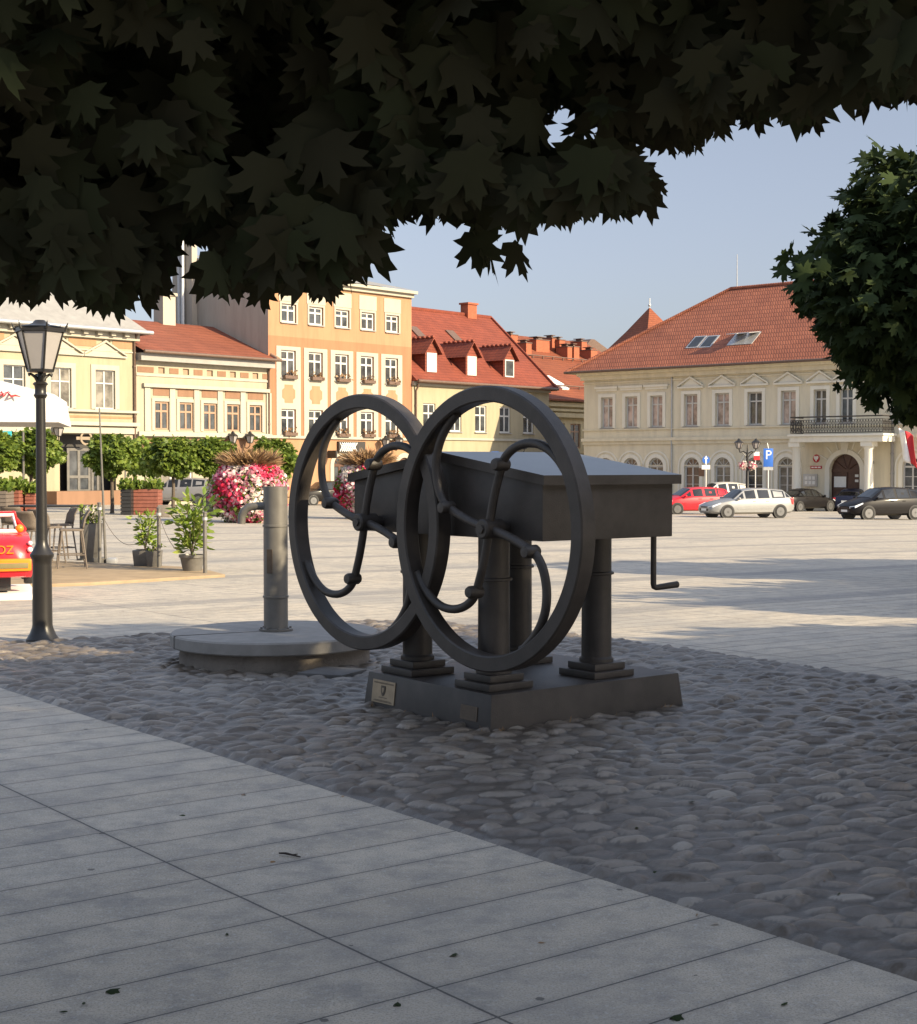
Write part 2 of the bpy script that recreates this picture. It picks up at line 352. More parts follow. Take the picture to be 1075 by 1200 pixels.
# ------------------------------------------------------------------ leaves
def half_to_leaf(half):
    pts = [(x, y) for x, y in half] + [(-x, y) for x, y in reversed(half) if x > 1e-6]
    return pts
MAPLE = half_to_leaf([(0.0, 1.0), (0.09, 0.78), (0.19, 0.80), (0.15, 0.62), (0.155, 0.53), (0.30, 0.66), (0.55, 0.74), (0.45, 0.58), (0.57, 0.50), (0.41, 0.40), (0.33, 0.31), (0.43, 0.25), (0.56, 0.15), (0.36, 0.12), (0.25, 0.0), (0.10, 0.03), (0.0, 0.06)])
LANCE = half_to_leaf([(0.0, 1.0), (0.14, 0.7), (0.19, 0.42), (0.12, 0.12), (0.0, 0.0)])
SIMPLE = half_to_leaf([(0.0, 1.0), (0.16, 0.72), (0.48, 0.68), (0.36, 0.4), (0.46, 0.15), (0.15, 0.02), (0.0, 0.0)])
QUADL = [(0.0, 1.0), (0.42, 0.5), (0.0, 0.0), (-0.42, 0.5)]
PENT = [(0.5*math.sin(2*math.pi*k/6), 0.5*math.cos(2*math.pi*k/6)) for k in range(6)]
def leaf_mesh(name, tmpl, pos, tip, nrm, size, tone, mat, parent=None, fold=0.25, kind=None, center=(0.0, 0.3)):
    """one mesh of many leaves: fans round a centre vertex, folded along the midrib"""
    pos = np.asarray(pos, float); tip = np.asarray(tip, float); nrm = np.asarray(nrm, float); size = np.asarray(size, float); N = len(pos)
    tip /= np.linalg.norm(tip, axis=1, keepdims=True)
    nrm = nrm - tip * np.sum(nrm*tip, axis=1, keepdims=True); nrm /= np.maximum(np.linalg.norm(nrm, axis=1, keepdims=True), 1e-9)
    side = np.cross(tip, nrm)
    T = np.array([center] + list(tmpl)); K = len(T)
    h = -np.abs(T[:, 0])*fold - (T[:, 1]-0.3)**2*fold*0.5
    V = pos[:, None, :] + size[:, None, None]*(side[:, None, :]*T[None, :, 0:1] + tip[:, None, :]*T[None, :, 1:2] + nrm[:, None, :]*h[None, :, None])
    V = V.reshape(-1, 3)
    n = K-1; tri = np.array([(0, 1+k, 1+(k+1) % n) for k in range(n)])
    F = (tri[None] + (np.arange(N)*K)[:, None, None]).reshape(-1, 3)
    me = bpy.data.meshes.new(name); me.vertices.add(len(V)); me.vertices.foreach_set('co', V.ravel())
    me.loops.add(F.size); me.loops.foreach_set('vertex_index', F.ravel().astype(np.int32))
    me.polygons.add(len(F)); me.polygons.foreach_set('loop_start', np.arange(0, F.size, 3, dtype=np.int32))
    me.update(calc_edges=True)
    a = me.attributes.new('tone', 'FLOAT', 'POINT'); a.data.foreach_set('value', np.repeat(np.asarray(tone, float), K))
    me.materials.append(mat)
    o = bpy.data.objects.new(name, me); COL.objects.link(o)
    if parent is not None: o.parent = parent
    if kind: o['kind'] = kind
    return o
def rdir(n, z0=-1, z1=1):
    z = rng.uniform(z0, z1, n); a = rng.uniform(0, 2*math.pi, n); r = np.sqrt(np.maximum(0, 1-z*z))
    return np.stack([r*np.cos(a), r*np.sin(a), z], 1)
def crown_points(n, c, rad, lump=0.18, inner=0.45, flat=None, seed=0):
    g = np.random.default_rng(seed); d = rdir(n); ph = g.uniform(0, 6.28, 8)
    k = 1 + lump*(np.sin(d[:, 0]*4.1+ph[0])*np.sin(d[:, 1]*3.7+ph[1]) + 0.6*np.sin(d[:, 2]*6+ph[2]+d[:, 0]*5) + 0.5*np.sin(d[:, 1]*9+ph[3])*np.sin(d[:, 2]*8+ph[4]))
    r = rng.uniform(inner**3, 1, n)**(1/3)
    p = d*(k*r)[:, None]*np.array(rad)
    return p + np.array(c), d, r
def tree_trunk(mb, base, top, r0, r1, limbs, crown_c, crown_r, n=9):
    b, t = Vector(base), Vector(top)
    pts = [b.lerp(t, i/5) + Vector((random.uniform(-1, 1), random.uniform(-1, 1), 0))*r0*(0.25 if 0 < i < 5 else 0) for i in range(6)]
    mb.tube([b - Vector((0, 0, 0.05)), b + Vector((0, 0, 0.05))], [r0*1.35, r0*1.15], n)
    mb.tube(pts, [r0 + (r1-r0)*i/5 for i in range(6)], n)
    for i in range(limbs):
        d = Vector(rdir(1, 0.0, 0.8)[0]); e = Vector(crown_c) + Vector((d.x*crown_r[0], d.y*crown_r[1], d.z*crown_r[2]))*0.8
        m = t.lerp(e, 0.5) + Vector((0, 0, 0.1*crown_r[2])); mb.tube([t - Vector((0, 0, 0.1)), m, e], [r1*0.75, r1*0.45, r1*0.12], 6)
        for q in range(2):
            d2 = Vector(rdir(1)[0]); mb.tube([m, m.lerp(e, .5) + d2*crown_r[0]*0.2, m + d2*crown_r[0]*0.45], [r1*0.35, r1*0.2, r1*0.05], 5)
SKY_STRENGTH = 0.15; SUN_ENERGY = 3.5; EXPOSURE = 1.5
SHADE_TREES = [(8.4, 3.0, 6.4, 4.2, 3.5), (6.2, 6.9, 5.0, 3.1, 2.6), (4.5, 9.3, 4.6, 1.7, 2.0), (3.9, 12.2, 3.4, 2.7, 1.4), (4.3, 15.3, 3.2, 1.9, 1.2), (2.2, 20.4, 3.3, 2.3, 1.35), (3.4, 23.3, 3.3, 2.4, 1.4), (-2.2, 26.4, 3.4, 2.2, 1.2), (2.4, 26.8, 3.4, 2.4, 1.4), (1.2, 30.0, 3.4, 2.4, 1.4)]
# ------------------------------------------------------------------ world, sun
SUN_D = Vector((0.86, -0.51, 0)).normalized(); SUN_EL = R(25)
SHADE = [(al*SUN_D.x - pe*SUN_D.y, al*SUN_D.y + pe*SUN_D.x, cz, rx, rz) for al, pe, cz, rx, rz in SHADE_TREES]
w = bpy.data.worlds.new('World'); scene.world = w; w.use_nodes = True
nt = w.node_tree; bg = nt.nodes['Background']
sky = nt.nodes.new('ShaderNodeTexSky'); sky.sky_type = 'NISHITA'; sky.sun_disc = False
sky.sun_elevation = SUN_EL; sky.sun_rotation = math.atan2(SUN_D.x, SUN_D.y)
sky.air_density = 1.0; sky.dust_density = 1.3; sky.ozone_density = 2.2; sky.altitude = 230
hs = nt.nodes.new('ShaderNodeHueSaturation'); hs.inputs['Saturation'].default_value = 0.56; nt.links.new(sky.outputs[0], hs.inputs['Color']); 
tcw = nt.nodes.new('ShaderNodeTexCoord'); sxw = nt.nodes.new('ShaderNodeSeparateXYZ'); nt.links.new(tcw.outputs['Generated'], sxw.inputs[0])
rw = nt.nodes.new('ShaderNodeValToRGB'); e_ = rw.color_ramp.elements; e_[0].position = 0.0; e_[0].color = (0.285, 0.278, 0.295, 1); e_[1].position = 0.75; e_[1].color = (1, 1, 1, 1)
for ps_, cl_ in ((0.13, (0.325, 0.317, 0.338)), (0.34, (0.37, 0.372, 0.385))): k_ = e_.new(ps_); k_.color = (*cl_, 1)
mw = nt.nodes.new('ShaderNodeMix'); mw.data_type = 'RGBA'; mw.blend_type = 'MULTIPLY'; mw.inputs[0].default_value = 1.0
nt.links.new(sxw.outputs[2], rw.inputs[0]); nt.links.new(hs.outputs[0], mw.inputs[6]); nt.links.new(rw.outputs[0], mw.inputs[7]); nt.links.new(mw.outputs[2], bg.inputs[0]); bg.inputs[1].default_value = SKY_STRENGTH
sun_d = bpy.data.lights.new('sun', 'SUN'); sun = bpy.data.objects.new('sun', sun_d); COL.objects.link(sun)
sun_d.energy = SUN_ENERGY; sun_d.angle = R(0.6); sun_d.color = (1.0, 0.83, 0.56)
_dv = Vector((SUN_D.x*math.cos(SUN_EL), SUN_D.y*math.cos(SUN_EL), math.sin(SUN_EL)))
sun.rotation_euler = _dv.to_track_quat('Z', 'Y').to_euler(); sun.location = _dv*60
vs = scene.view_settings; vs.view_transform = 'Standard'; vs.look = 'None'; vs.exposure = EXPOSURE; vs.gamma = 1.0; vs.use_curve_mapping = False
scene.cycles.max_bounces = 6; scene.cycles.diffuse_bounces = 3; scene.cycles.glossy_bounces = 3; scene.cycles.transmission_bounces = 3

# ------------------------------------------------------------------ ground
def grid_axis(segs):
    out = []
    for a, b, st in segs:
        v = a
        while v < b - 1e-6: out.append(v); v += st
    out.append(segs[-1][1]); return out
xs = grid_axis([(-1500, -200, 260), (-200, -40, 20), (-40, 40, 4), (40, 200, 20), (200, 1500, 260)]); ys = grid_axis([(-60, 12, 6), (12, 56, 4), (56, 140, 6), (140, 300, 40), (300, 2500, 440)])
g = MB(); g.add([(x, y, gz(x, y)) for y in ys for x in xs], [(j*len(xs)+i, j*len(xs)+i+1, (j+1)*len(xs)+i+1, (j+1)*len(xs)+i) for j in range(len(ys)-1) for i in range(len(xs)-1)])
go = g.build('square_pavement', M['paving'], fix=False, smooth=30)
meta(go, 'grey granite slab pavement of the market square', 'pavement', kind='structure')

near_px = [(-140, 768), (0, 806), (120, 845), (218, 873), (330, 909), (440, 944), (540, 976), (660, 1016), (800, 1062), (930, 1103), (1075, 1150), (1300, 1224)]
far_px = [(1300, 832), (1075, 800), (940, 782), (850, 768), (760, 755), (690, 746), (600, 738), (520, 731), (430, 728), (300, 735), (180, 746), (100, 750), (40, 755), (-140, 750)]
poly = [gp(*p) for p in near_px] + [gp(*p) for p in far_px]
P2 = np.array([(p.x, p.y) for p in poly])
def inside(x, y):
    n = len(P2); c = np.zeros(len(x), bool)
    for i in range(n):
        x0, y0 = P2[i]; x1, y1 = P2[(i+1) % n]
        if y0 == y1: continue
        m = ((y0 > y) != (y1 > y)) & (x < (x1-x0)*(y-y0)/(y1-y0) + x0); c ^= m
    return c
# river cobbles: domes of uneven outline set in rows
K0 = Vector((0.197, 9.75))
def sdist(X, Y):                                # distance to the outline, positive inside
    d = np.full(X.shape, 1e9)
    for i in range(len(P2)):
        ax, ay = P2[i]; bx, by = P2[(i+1) % len(P2)]; ux, uy = bx-ax, by-ay; l2 = ux*ux+uy*uy
        t = np.clip(((X-ax)*ux+(Y-ay)*uy)/max(l2, 1e-9), 0, 1); d = np.minimum(d, np.hypot(X-ax-t*ux, Y-ay-t*uy))
    return np.where(inside(X, Y), d, -d)
def vnoise(u, v, seed):
    g = np.random.default_rng(seed).random((256, 256)); iu, iv = np.floor(u).astype(int), np.floor(v).astype(int); fu, fv = u-iu, v-iv; fu = fu*fu*(3-2*fu); fv = fv*fv*(3-2*fv)
    G = lambda a_, b_: g[a_ % 256, b_ % 256]
    return (G(iu, iv)*(1-fu)+G(iu+1, iv)*fu)*(1-fv)+(G(iu, iv+1)*(1-fu)+G(iu+1, iv+1)*fu)*fv
def make_cobbles():
    """one continuous worn surface: domed stones sunk in sand, stamped into a fine height grid"""
    c0, s0 = math.cos(.2), math.sin(.2); ox, oy = 1.0, 9.0; st = 0.0125
    loc = lambda X, Y: ((X-ox)*c0+(Y-oy)*s0, -(X-ox)*s0+(Y-oy)*c0)
    pu, pv = loc(P2[:, 0], P2[:, 1]); u0, v0 = max(pu.min(), -7.2)-.1, pv.min()-.1; nu, nv = int((min(pu.max(), 7.5)+.1-u0)/st), int((pv.max()+.1-v0)/st)
    U, V = np.meshgrid(u0+np.arange(nu)*st, v0+np.arange(nv)*st); H = 0.0085+0.007*vnoise(U*4+50, V*5+50, 1)+0.003*vnoise(U*22+50, V*22+50, 2)
    T = np.full(H.shape, .5); S = np.zeros(H.shape)
    for r in range(int(nv*st/.108)+1):
        vv = v0+r*.108
        u_ = u0+rng.uniform(0, .1)
        while u_ < u0+nu*st:
            la = rng.uniform(.066, .135); wa = rng.uniform(.040, .063); cu, cv = u_+la*.95, vv+rng.uniform(-.03, .03); u_ += la*2*rng.uniform(.84, 1.02)
            if rng.random() < .05: continue
            hh = rng.uniform(.012, .033)*(1.3 if rng.random() < .12 else 1); rot = rng.normal(0, .32); tu, tv = rng.normal(0, .10), float(np.clip(rng.normal(-.04, .24), -.4, .4)); tone = rng.random(); p2, p3, k2, k3 = rng.uniform(0, 6.28), rng.uniform(0, 6.28), rng.uniform(0, .16), rng.uniform(0, .12); ex = rng.uniform(2.2, 5.0)
            i0, i1 = max(int((cu-.17-u0)/st), 0), min(int((cu+.17-u0)/st)+1, nu); j0, j1 = max(int((cv-.11-v0)/st), 0), min(int((cv+.11-v0)/st)+1, nv)
            if i1 <= i0 or j1 <= j0: continue
            du, dv = U[j0:j1, i0:i1]-cu, V[j0:j1, i0:i1]-cv; lx = du*math.cos(rot)+dv*math.sin(rot); ly = -du*math.sin(rot)+dv*math.cos(rot)
            an = np.arctan2(ly, lx); rr = np.hypot(lx/la, ly/wa)*(1+k2*np.cos(2*an+p2)+k3*np.cos(3*an+p3))
            h = .007+hh*(1-rr**ex)+lx*tu+ly*tv*(rr < 1.3); W = H[j0:j1, i0:i1]; m = (h > W) & (rr < 1.15)
            W[m] = h[m]; T[j0:j1, i0:i1][m] = tone; S[j0:j1, i0:i1][m] = 1
    B = H.copy(); B[1:-1, 1:-1] = (H[1:-1, 1:-1]*14+H[:-2, 1:-1]+H[2:, 1:-1]+H[1:-1, :-2]+H[1:-1, 2:])/18; H = B+.0016*(vnoise(U*45+90, V*45+90, 3)-.5)
    X = ox+U*c0-V*s0; Y = oy+U*s0+V*c0; xf, yf = X.ravel(), Y.ravel(); D = sdist(xf, yf); h = H.ravel()
    h = np.where(D > .03, h, np.where(D > 0, .002+(h-.002)*np.clip(D/.03, 0, 1), np.maximum(D*.8, -.03)))
    Z = h - (.0108*(np.clip(yf, 12, 130)-12)+.0127*xf*np.clip((yf-12)/40, 0, 1))
    ok = D > -.035; dx, dy = xf-K0.x, yf-K0.y; aa = dx*PV1.x+dy*PV1.y; bb = dx*PV2.x+dy*PV2.y; ok &= ~((aa > .08) & (aa < 1.6) & (bb > .06) & (bb < 1.3)); ok &= np.hypot(xf+1.64, yf-13.3) > .74
    idx = np.arange(nu*nv).reshape(nv, nu); Q = np.stack([idx[:-1, :-1], idx[:-1, 1:], idx[1:, 1:], idx[1:, :-1]], -1).reshape(-1, 4); Q = Q[ok[Q].all(1)]
    used = np.zeros(nu*nv, bool); used[Q.ravel()] = True; remap = np.cumsum(used)-1; F = remap[Q]; Vv = np.stack([xf, yf, Z], 1)[used]
    me = bpy.data.meshes.new('river_cobbles'); me.vertices.add(len(Vv)); me.vertices.foreach_set('co', Vv.ravel()); me.loops.add(F.size); me.loops.foreach_set('vertex_index', F.ravel().astype(np.int32))
    me.polygons.add(len(F)); me.polygons.foreach_set('loop_start', np.arange(0, F.size, 4, dtype=np.int32)); me.polygons.foreach_set('use_smooth', np.ones(len(F), bool)); me.update(calc_edges=True)
    for nm, A_ in (('tone', T), ('stone', S)): me.attributes.new(nm, 'FLOAT', 'POINT').data.foreach_set('value', A_.ravel()[used])
    me.materials.append(M['cobble']); o = bpy.data.objects.new('river_cobbles', me); COL.objects.link(o)
    meta(o, 'worn grey brown river cobbles bedded in sand around the pump', 'cobbles', kind='stuff')
make_cobbles()

# ------------------------------------------------------------------ the big two-wheeled pump
ZB = 1.262
pump = thing('wheel_pump', 'big black iron pump on four columns with two spoked wheels and a gabled box', 'pump', (K0.x, K0.y, 0.0), _a)
I = M['iron']
mb = MB(); mb.frustum(0.845, 0.66, -0.06, 0.25, 0.90, 0.745, 0.865, 0.715); plinth = mb.build('plinth', I, pump, bevel=0.006)
# plates on the left face (x = const side)
def plate_on_left(name, y0, y1, z0, z1, m):
    o = MB(); s = (0.035/0.31); xx = lambda z: -0.055 + s*(z+0.06) - 0.006
    vs = [(xx(z0), y0, z0), (xx(z0), y1, z0), (xx(z1), y1, z1), (xx(z1), y0, z1)]; vs += [(v[0]+0.012, v[1], v[2]) for v in vs]
    o.add(vs, [(0, 3, 2, 1), (4, 5, 6, 7), (0, 1, 5, 4), (1, 2, 6, 5), (2, 3, 7, 6), (3, 0, 4, 7)])
    ob = o.build(name, m, plinth); return ob, xx
pl, xx = plate_on_left('brass_plaque', 1.02, 1.30, 0.045, 0.205, M['brass']); pl['label'] = 'brass plaque with a small shield and lines of text'
e = MB(); xm = xx(0.125)-0.002
sh = [(-0.026, 0.035), (0.026, 0.035), (0.026, -0.008), (0.014, -0.03), (0, -0.04), (-0.014, -0.03), (-0.026, -0.008)]
e.prism([(a, b) for a, b in sh], (xx(0.135)-0.0015, 1.16, 0.135), (0, -1, 0), (0.09, 0, 1), (-0.002, 0, 0), 0)
for z, hw in ((0.190, 0.12), (0.184, 0.12), (0.085, 0.05), (0.064, 0.1), (0.057, 0.11)): e.box((xx(z)-0.0028, 1.16-hw, z-0.0016), (xx(z)+0.002, 1.16+hw, z+0.0016))
eo = e.build('engraving', M['engrave'], plinth)
e = MB(); e.prism([(a*0.45, b*0.5+0.003) for a, b in sh], (xx(0.135)-0.0045, 1.16, 0.135), (0, -1, 0), (0.09, 0, 1), (-0.001, 0, 0)); e.build('shield_charge', M['brass'], plinth)
p2, xx = plate_on_left('bronze_plaque', 0.07, 0.25, 0.06, 0.155, M['bronze'])
e = MB()
for z, hw in ((0.14, 0.06), (0.122, 0.07), (0.104, 0.065), (0.086, 0.07)): e.box((xx(z)-0.002, 0.16-hw, z-0.002), (xx(z)+0.002, 0.16+hw, z+0.002))
e.build('lettering_lines', M['engrave'], plinth)
for cx, cy in ((0.22, 0.22), (0.22, 1.10), (1.16, 0.22), (1.16, 1.10)):
    c = MB(); c.lathe([(0.122, 0.35), (0.122, 0.375), (0.108, 0.39), (0.106, 0.97), (0.124, 0.975), (0.124, 0.99), (0.106, 0.995), (0.106, ZB+0.02)], 28, (cx, cy, 0))
    co = c.build('column', I, pump, smooth=35)
    b = MB(); b.box((cx-.19, cy-.19, .252), (cx+.19, cy+.19, .30)); b.box((cx-.145, cy-.145, .302), (cx+.145, cy+.145, .35)); b.build('stepped_base', I, co, bevel=0.006)
    k = MB(); k.lathe([(0.012, 0.118), (0.012, 0.145), (0.0, 0.147)], 8, (cx, cy, 0.982), 'x'); k.build('bolt', I, co)
BX0, BX1, BY0, BY1 = 0.13, 1.30, -0.39, 1.79
mb = MB(); YM = 0.70
mb.prism([(BY0, ZB), (BY1, ZB), (BY1, 1.63), (YM, 1.78), (BY0, 1.63)], (BX0, 0, 0), (0, 1, 0), (0, 0, 1), (BX1-BX0, 0, 0)); mb.build('water_box', I, pump, bevel=0.006)
mb = MB(); ov = 0.045
for s in (-1, 1):
    ye = BY0-ov if s < 0 else BY1+ov
    q = [(ye, 1.622), (ye, 1.685), (YM, 1.845), (YM, 1.782)]
    mb.prism(q if s < 0 else q[::-1], (BX0-0.03, 0, 0), (0, 1, 0), (0, 0, 1), (BX1-BX0+0.07, 0, 0), 0)
lo = mb.build('lid', [I, M['lid']], pump)
for p in lo.data.polygons:
    if p.normal.z > 0.5: p.material_index = 1
def wheel(yc, zc):
    o = MB(); Rr, t = 0.93, 0.105
    prof = [(Rr-t, -0.052), (Rr-t+0.01, -0.062), (Rr-0.01, -0.062), (Rr, -0.052), (Rr, 0.052), (Rr-0.01, 0.062), (Rr-t+0.01, 0.062), (Rr-t, 0.052)]
    n = 96; vsx = []; fs = []
    for k in range(n):
        a = 2*math.pi*k/n
        for r, h in prof: vsx.append((-0.02+h, yc + r*math.cos(a), zc + r*math.sin(a)))
    m = len(prof)
    for k in range(n):
        for j in range(m): fs.append((k*m+j, k*m+(j+1) % m, ((k+1) % n)*m+(j+1) % m, ((k+1) % n)*m+j))
    o.add(vsx, fs); rim = o.build('wheel', I, pump, smooth=30)
    h = MB(); h.lathe([(0.0, -0.09), (0.055, -0.09), (0.064, -0.08), (0.064, 0.07), (0.045, 0.075), (0.045, BX0+0.03)], 24, (0, yc, zc), 'x'); h.lathe([(0.0, -0.103), (0.03, -0.102), (0.034, -0.08)], 6, (0, yc, zc), 'x'); h.build('hub', I, rim, smooth=35)
    base = [(0.0, 0.0), (0.02, 0.10), (0.06, 0.24), (0.105, 0.36), (0.13, 0.42), (0.17, 0.475), (0.25, 0.525), (0.36, 0.552), (0.48, 0.545), (0.58, 0.505), (0.66, 0.445), (0.72, 0.38), (0.76, 0.33)]
    cr_ = []
    for i in range(len(base)-1):
        P0, P1, P2_, P3 = base[max(i-1, 0)], base[i], base[i+1], base[min(i+2, len(base)-1)]
        for f in (0, 1/3, 2/3): cr_.append(tuple(.5*(2*P1[k]+(P2_[k]-P0[k])*f+(2*P0[k]-5*P1[k]+4*P2_[k]-P3[k])*f*f+(3*P1[k]-P0[k]-3*P2_[k]+P3[k])*f**3) for k in (0, 1)))
    cr_.append(base[-1])
    for k in range(4):
        ca, sa = math.cos(-k*math.pi/2), math.sin(-k*math.pi/2)
        pts = []
        for p, q in cr_:
            a_, b_ = p*ca-q*sa, p*sa+q*ca; pts.append((-0.02, yc - a_, zc + b_))
        s = MB(); s.tube(pts, [0.029]*36+[0.035], 14)
        kp = pts[12]; s.lathe([(0.0, -0.075), (0.034, -0.072), (0.042, -0.055), (0.044, 0.03), (0.034, 0.045), (0.0, 0.05)], 16, (kp[0]-0.0, kp[1], kp[2]), 'x')
        s.build('spoke', I, rim, smooth=40)
    cw = Vector((-.02, yc, 0)); rt_ = Matrix.Rotation(R(2.0), 3, 'Z'); rim.location = cw - rt_ @ cw; rim.rotation_euler = (0, 0, R(2.0))     # the wheels toe in a little
    return rim
wheel(-0.03, 1.335); wheel(1.426, 1.335)
c = MB(); c.tube([(1.2, -0.31, 1.30), (1.2, -0.31, 0.935), (1.205, -0.31, 0.915), (1.225, -0.31, 0.908), (1.43, -0.31, 0.92)], [0.02]*4+[0.024], 12); c.build('crank_handle', I, pump, smooth=40)

# ------------------------------------------------------------------ round stone well cover and the standpipe
WC = Vector((-1.64, 13.3, 0)); WC.z = gz(WC.x, WC.y)
wc = thing('well_cover', 'low round stone well cover with overhanging slab', 'well cover', WC)
mb = MB(); mb.lathe([(0.845, -0.05), (0.845, 0.09), (0.83, 0.165)], 64); mb.build('stone_ring', M['concrete2'], wc, smooth=40)
mb = MB(); mb.lathe([(0.0, 0.166), (0.91, 0.166), (0.922, 0.178), (0.922, 0.268), (0.91, 0.282), (0.0, 0.286)], 72)
so = mb.build('slab', M['concrete'], wc, smooth=40)
mb = MB(); a = 2.62; mb.frustum(0.80*math.cos(a)*1.0, 0.0, 0, 0, 0, 0, 0, 0)
mb = MB(); dx, dy = math.cos(R(207)), math.sin(R(207)); nx, ny = -dy, dx
vs_ = [(dx*r+nx*s*0.006, dy*r+ny*s*0.006, z) for r in (0.1, 0.926) for s in (-1, 1) for z in (0.17, 0.2875)]
mb.add(vs_, [(0, 1, 3, 2), (4, 6, 7, 5), (1, 5, 7, 3), (0, 2, 6, 4), (0, 4, 5, 1), (2, 3, 7, 6)]); mb.build('slab_joint', M['concrete_dark'], wc)
SP = at(323.5, 741, 13.3); sz = WC.z + 0.288
sp = thing('standpipe_pump', 'dark grey cylindrical standpipe pump with bent spout on round stone slab', 'pump', (SP.x, SP.y, sz))
topz = at(323, 570, 13.3).z - sz
mb = MB(); mb.lathe([(0.108, 0.012), (0.108, topz), (0.092, topz), (0.092, topz-0.02), (0.0, topz-0.02)], 36); mb.build('pipe', M['iron2'], sp, smooth=35)
mb = MB(); mb.lathe([(0.15, 0.001), (0.15, 0.018), (0.11, 0.022)], 36)
for k in range(8): mb.lathe([(0.011, 0.018), (0.011, 0.032), (0, 0.034)], 6, (0.131*math.cos(k*.785+.3), 0.131*math.sin(k*.785+.3), 0))
mb.build('base_flange', M['iron2'], sp, smooth=35)
for z in (at(323, 616, 13.3).z - sz, at(323, 699, 13.3).z - sz):
    mb = MB(); mb.lathe([(0.105, z-0.012), (0.116, z-0.008), (0.116, z+0.008), (0.105, z+0.012)], 36); mb.build('band', M['iron2'], sp, smooth=35)
zs = at(300, 593, 13.3).z - sz; zt = at(300, 614, 13.3).z - sz; xe = at(283.5, 600, 13.3).x - SP.x
mb = MB(); mb.tube([(-0.05, 0, zs), (xe+0.13, 0, zs), (xe+0.06, 0, zs-0.012), (xe+0.02, 0, zs-0.045), (xe, 0, zs-0.09), (xe-0.005, 0, zt)], 0.036, 14); mb.build('spout', M['iron2'], sp, smooth=40)
mb = MB(); aa = R(248); z0, z1 = at(315, 671, 13.3).z - sz, at(315, 643, 13.3).z - sz
ux = Vector((-math.sin(aa), math.cos(aa), 0)); on = Vector((math.cos(aa), math.sin(aa), 0))
mb.prism([(-0.026, z0), (0.026, z0), (0.026, z1), (-0.026, z1)], on*0.106, ux, (0, 0, 1), on*0.008); mb.build('name_plate', M['bronze'], sp)
# flat dark slab let into the cobbles
o = MB(); a_, b_ = gp(362, 797), gp(424, 789); o.box((-0.22, -0.2, -0.02), (0.22, 0.22, 0.05)); m_ = (a_+b_)/2
so = o.build('stone_slab', M['concrete_dark'], None, bevel=0.012, loc=(m_.x-0.02, m_.y, gz(m_.x, m_.y))); so.rotation_euler.z = _a+0.5; meta(so, 'flat dark stone slab lying in the cobbles beside the plinth', 'stone slab')

# ------------------------------------------------------------------ street lamp on the left
LY = gp(50, 752).y; LB = gp(50, 752)
lamp = thing('street_lamp', 'tall black cast iron street lamp with six-sided lantern, left of the pump', 'street lamp', LB)
lz = lambda py: at(48, py, LY).z - LB.z
u_ = LY/FPX
mb = MB(); mb.lathe([(19*u_, -0.02), (19*u_, 0.03), (17.5*u_, 0.045), (14.5*u_, 0.09), (12*u_, 0.15), (11.6*u_, 0.18), (11*u_, lz(662)), (11.4*u_, lz(656)), (13.8*u_, lz(652)), (13.8*u_, lz(649.5)), (10.5*u_, lz(645)), (7.2*u_, lz(638)), (6.6*u_, lz(632)), (6.3*u_, lz(600)), (5.4*u_, lz(467)), (6.5*u_, lz(466)), (8*u_, lz(463)), (6.5*u_, lz(461)), (6.3*u_, lz(455)), (7*u_, lz(452)), (9*u_, lz(450)), (7.2*u_, lz(448)), (4*u_, lz(447)), (3*u_, lz(436)), (0, lz(436))], 28)
mb.build('post', M['lamp_iron'], lamp, smooth=35)
zb, zt = lz(435), lz(388); rb, rt = 15*u_, 27.5*u_
mb = MB()
for k in range(4):
    a = k*math.pi/2+0.6; d = Vector((math.cos(a), math.sin(a), 0)); mb.tube([d*3*u_+Vector((0, 0, lz(447))), d*6*u_+Vector((0, 0, lz(442))), d*11*u_+Vector((0, 0, lz(438.5))), d*14*u_+Vector((0, 0, lz(439.5)))], [2.2*u_, 2.0*u_, 1.6*u_, 2.4*u_], 8)
mb.lathe([(0, zb-0.01), (rb*1.06, zb-0.01), (rb*1.06, zb+0.02), (rb*0.9, zb+0.02)], 6, a0=R(0)); mb.lathe([(rt*0.98, zt-0.015), (rt*1.09, zt-0.01), (rt*1.09, zt+0.035), (rt*0.98, zt+0.04)], 6)
for k in range(6):
    a = k*math.pi/3; d = Vector((math.cos(a), math.sin(a), 0)); mb.tube([d*rb + Vector((0, 0, zb)), d*rt + Vector((0, 0, zt))], 0.011, 6)
    mb.tube([d*rt*1.07+Vector((0, 0, zt+0.01)), d*rt*1.14+Vector((0, 0, zt+0.05)), d*rt*1.2+Vector((0, 0, zt+0.085))], [0.016, 0.011, 0.002], 6)
lf = mb.build('lantern_frame', M['lamp_iron'], lamp, smooth=35)
for k in range(6):
    a, b = k*math.pi/3+0.03, (k+1)*math.pi/3-0.03
    f = lambda a, r, z: (r*math.cos(a), r*math.sin(a), z)
    o = MB(); o.add([f(a, rb*.97, zb+.015), f(b, rb*.97, zb+.015), f(b, rt*.97, zt), f(a, rt*.97, zt)], [(0, 1, 2, 3)]); o.build('glass_pane', M['milk'], lf, fix=False)
mb = MB(); mb.lathe([(rt*1.05, zt+0.036), (rt*0.8, zt+0.05), (rt*0.45, zt+0.065), (rt*0.3, zt+0.085), (rt*0.2, zt+0.11), (0, zt+0.115)], 24); mb.build('lantern_roof', M['lamp_iron'], lamp, smooth=50)

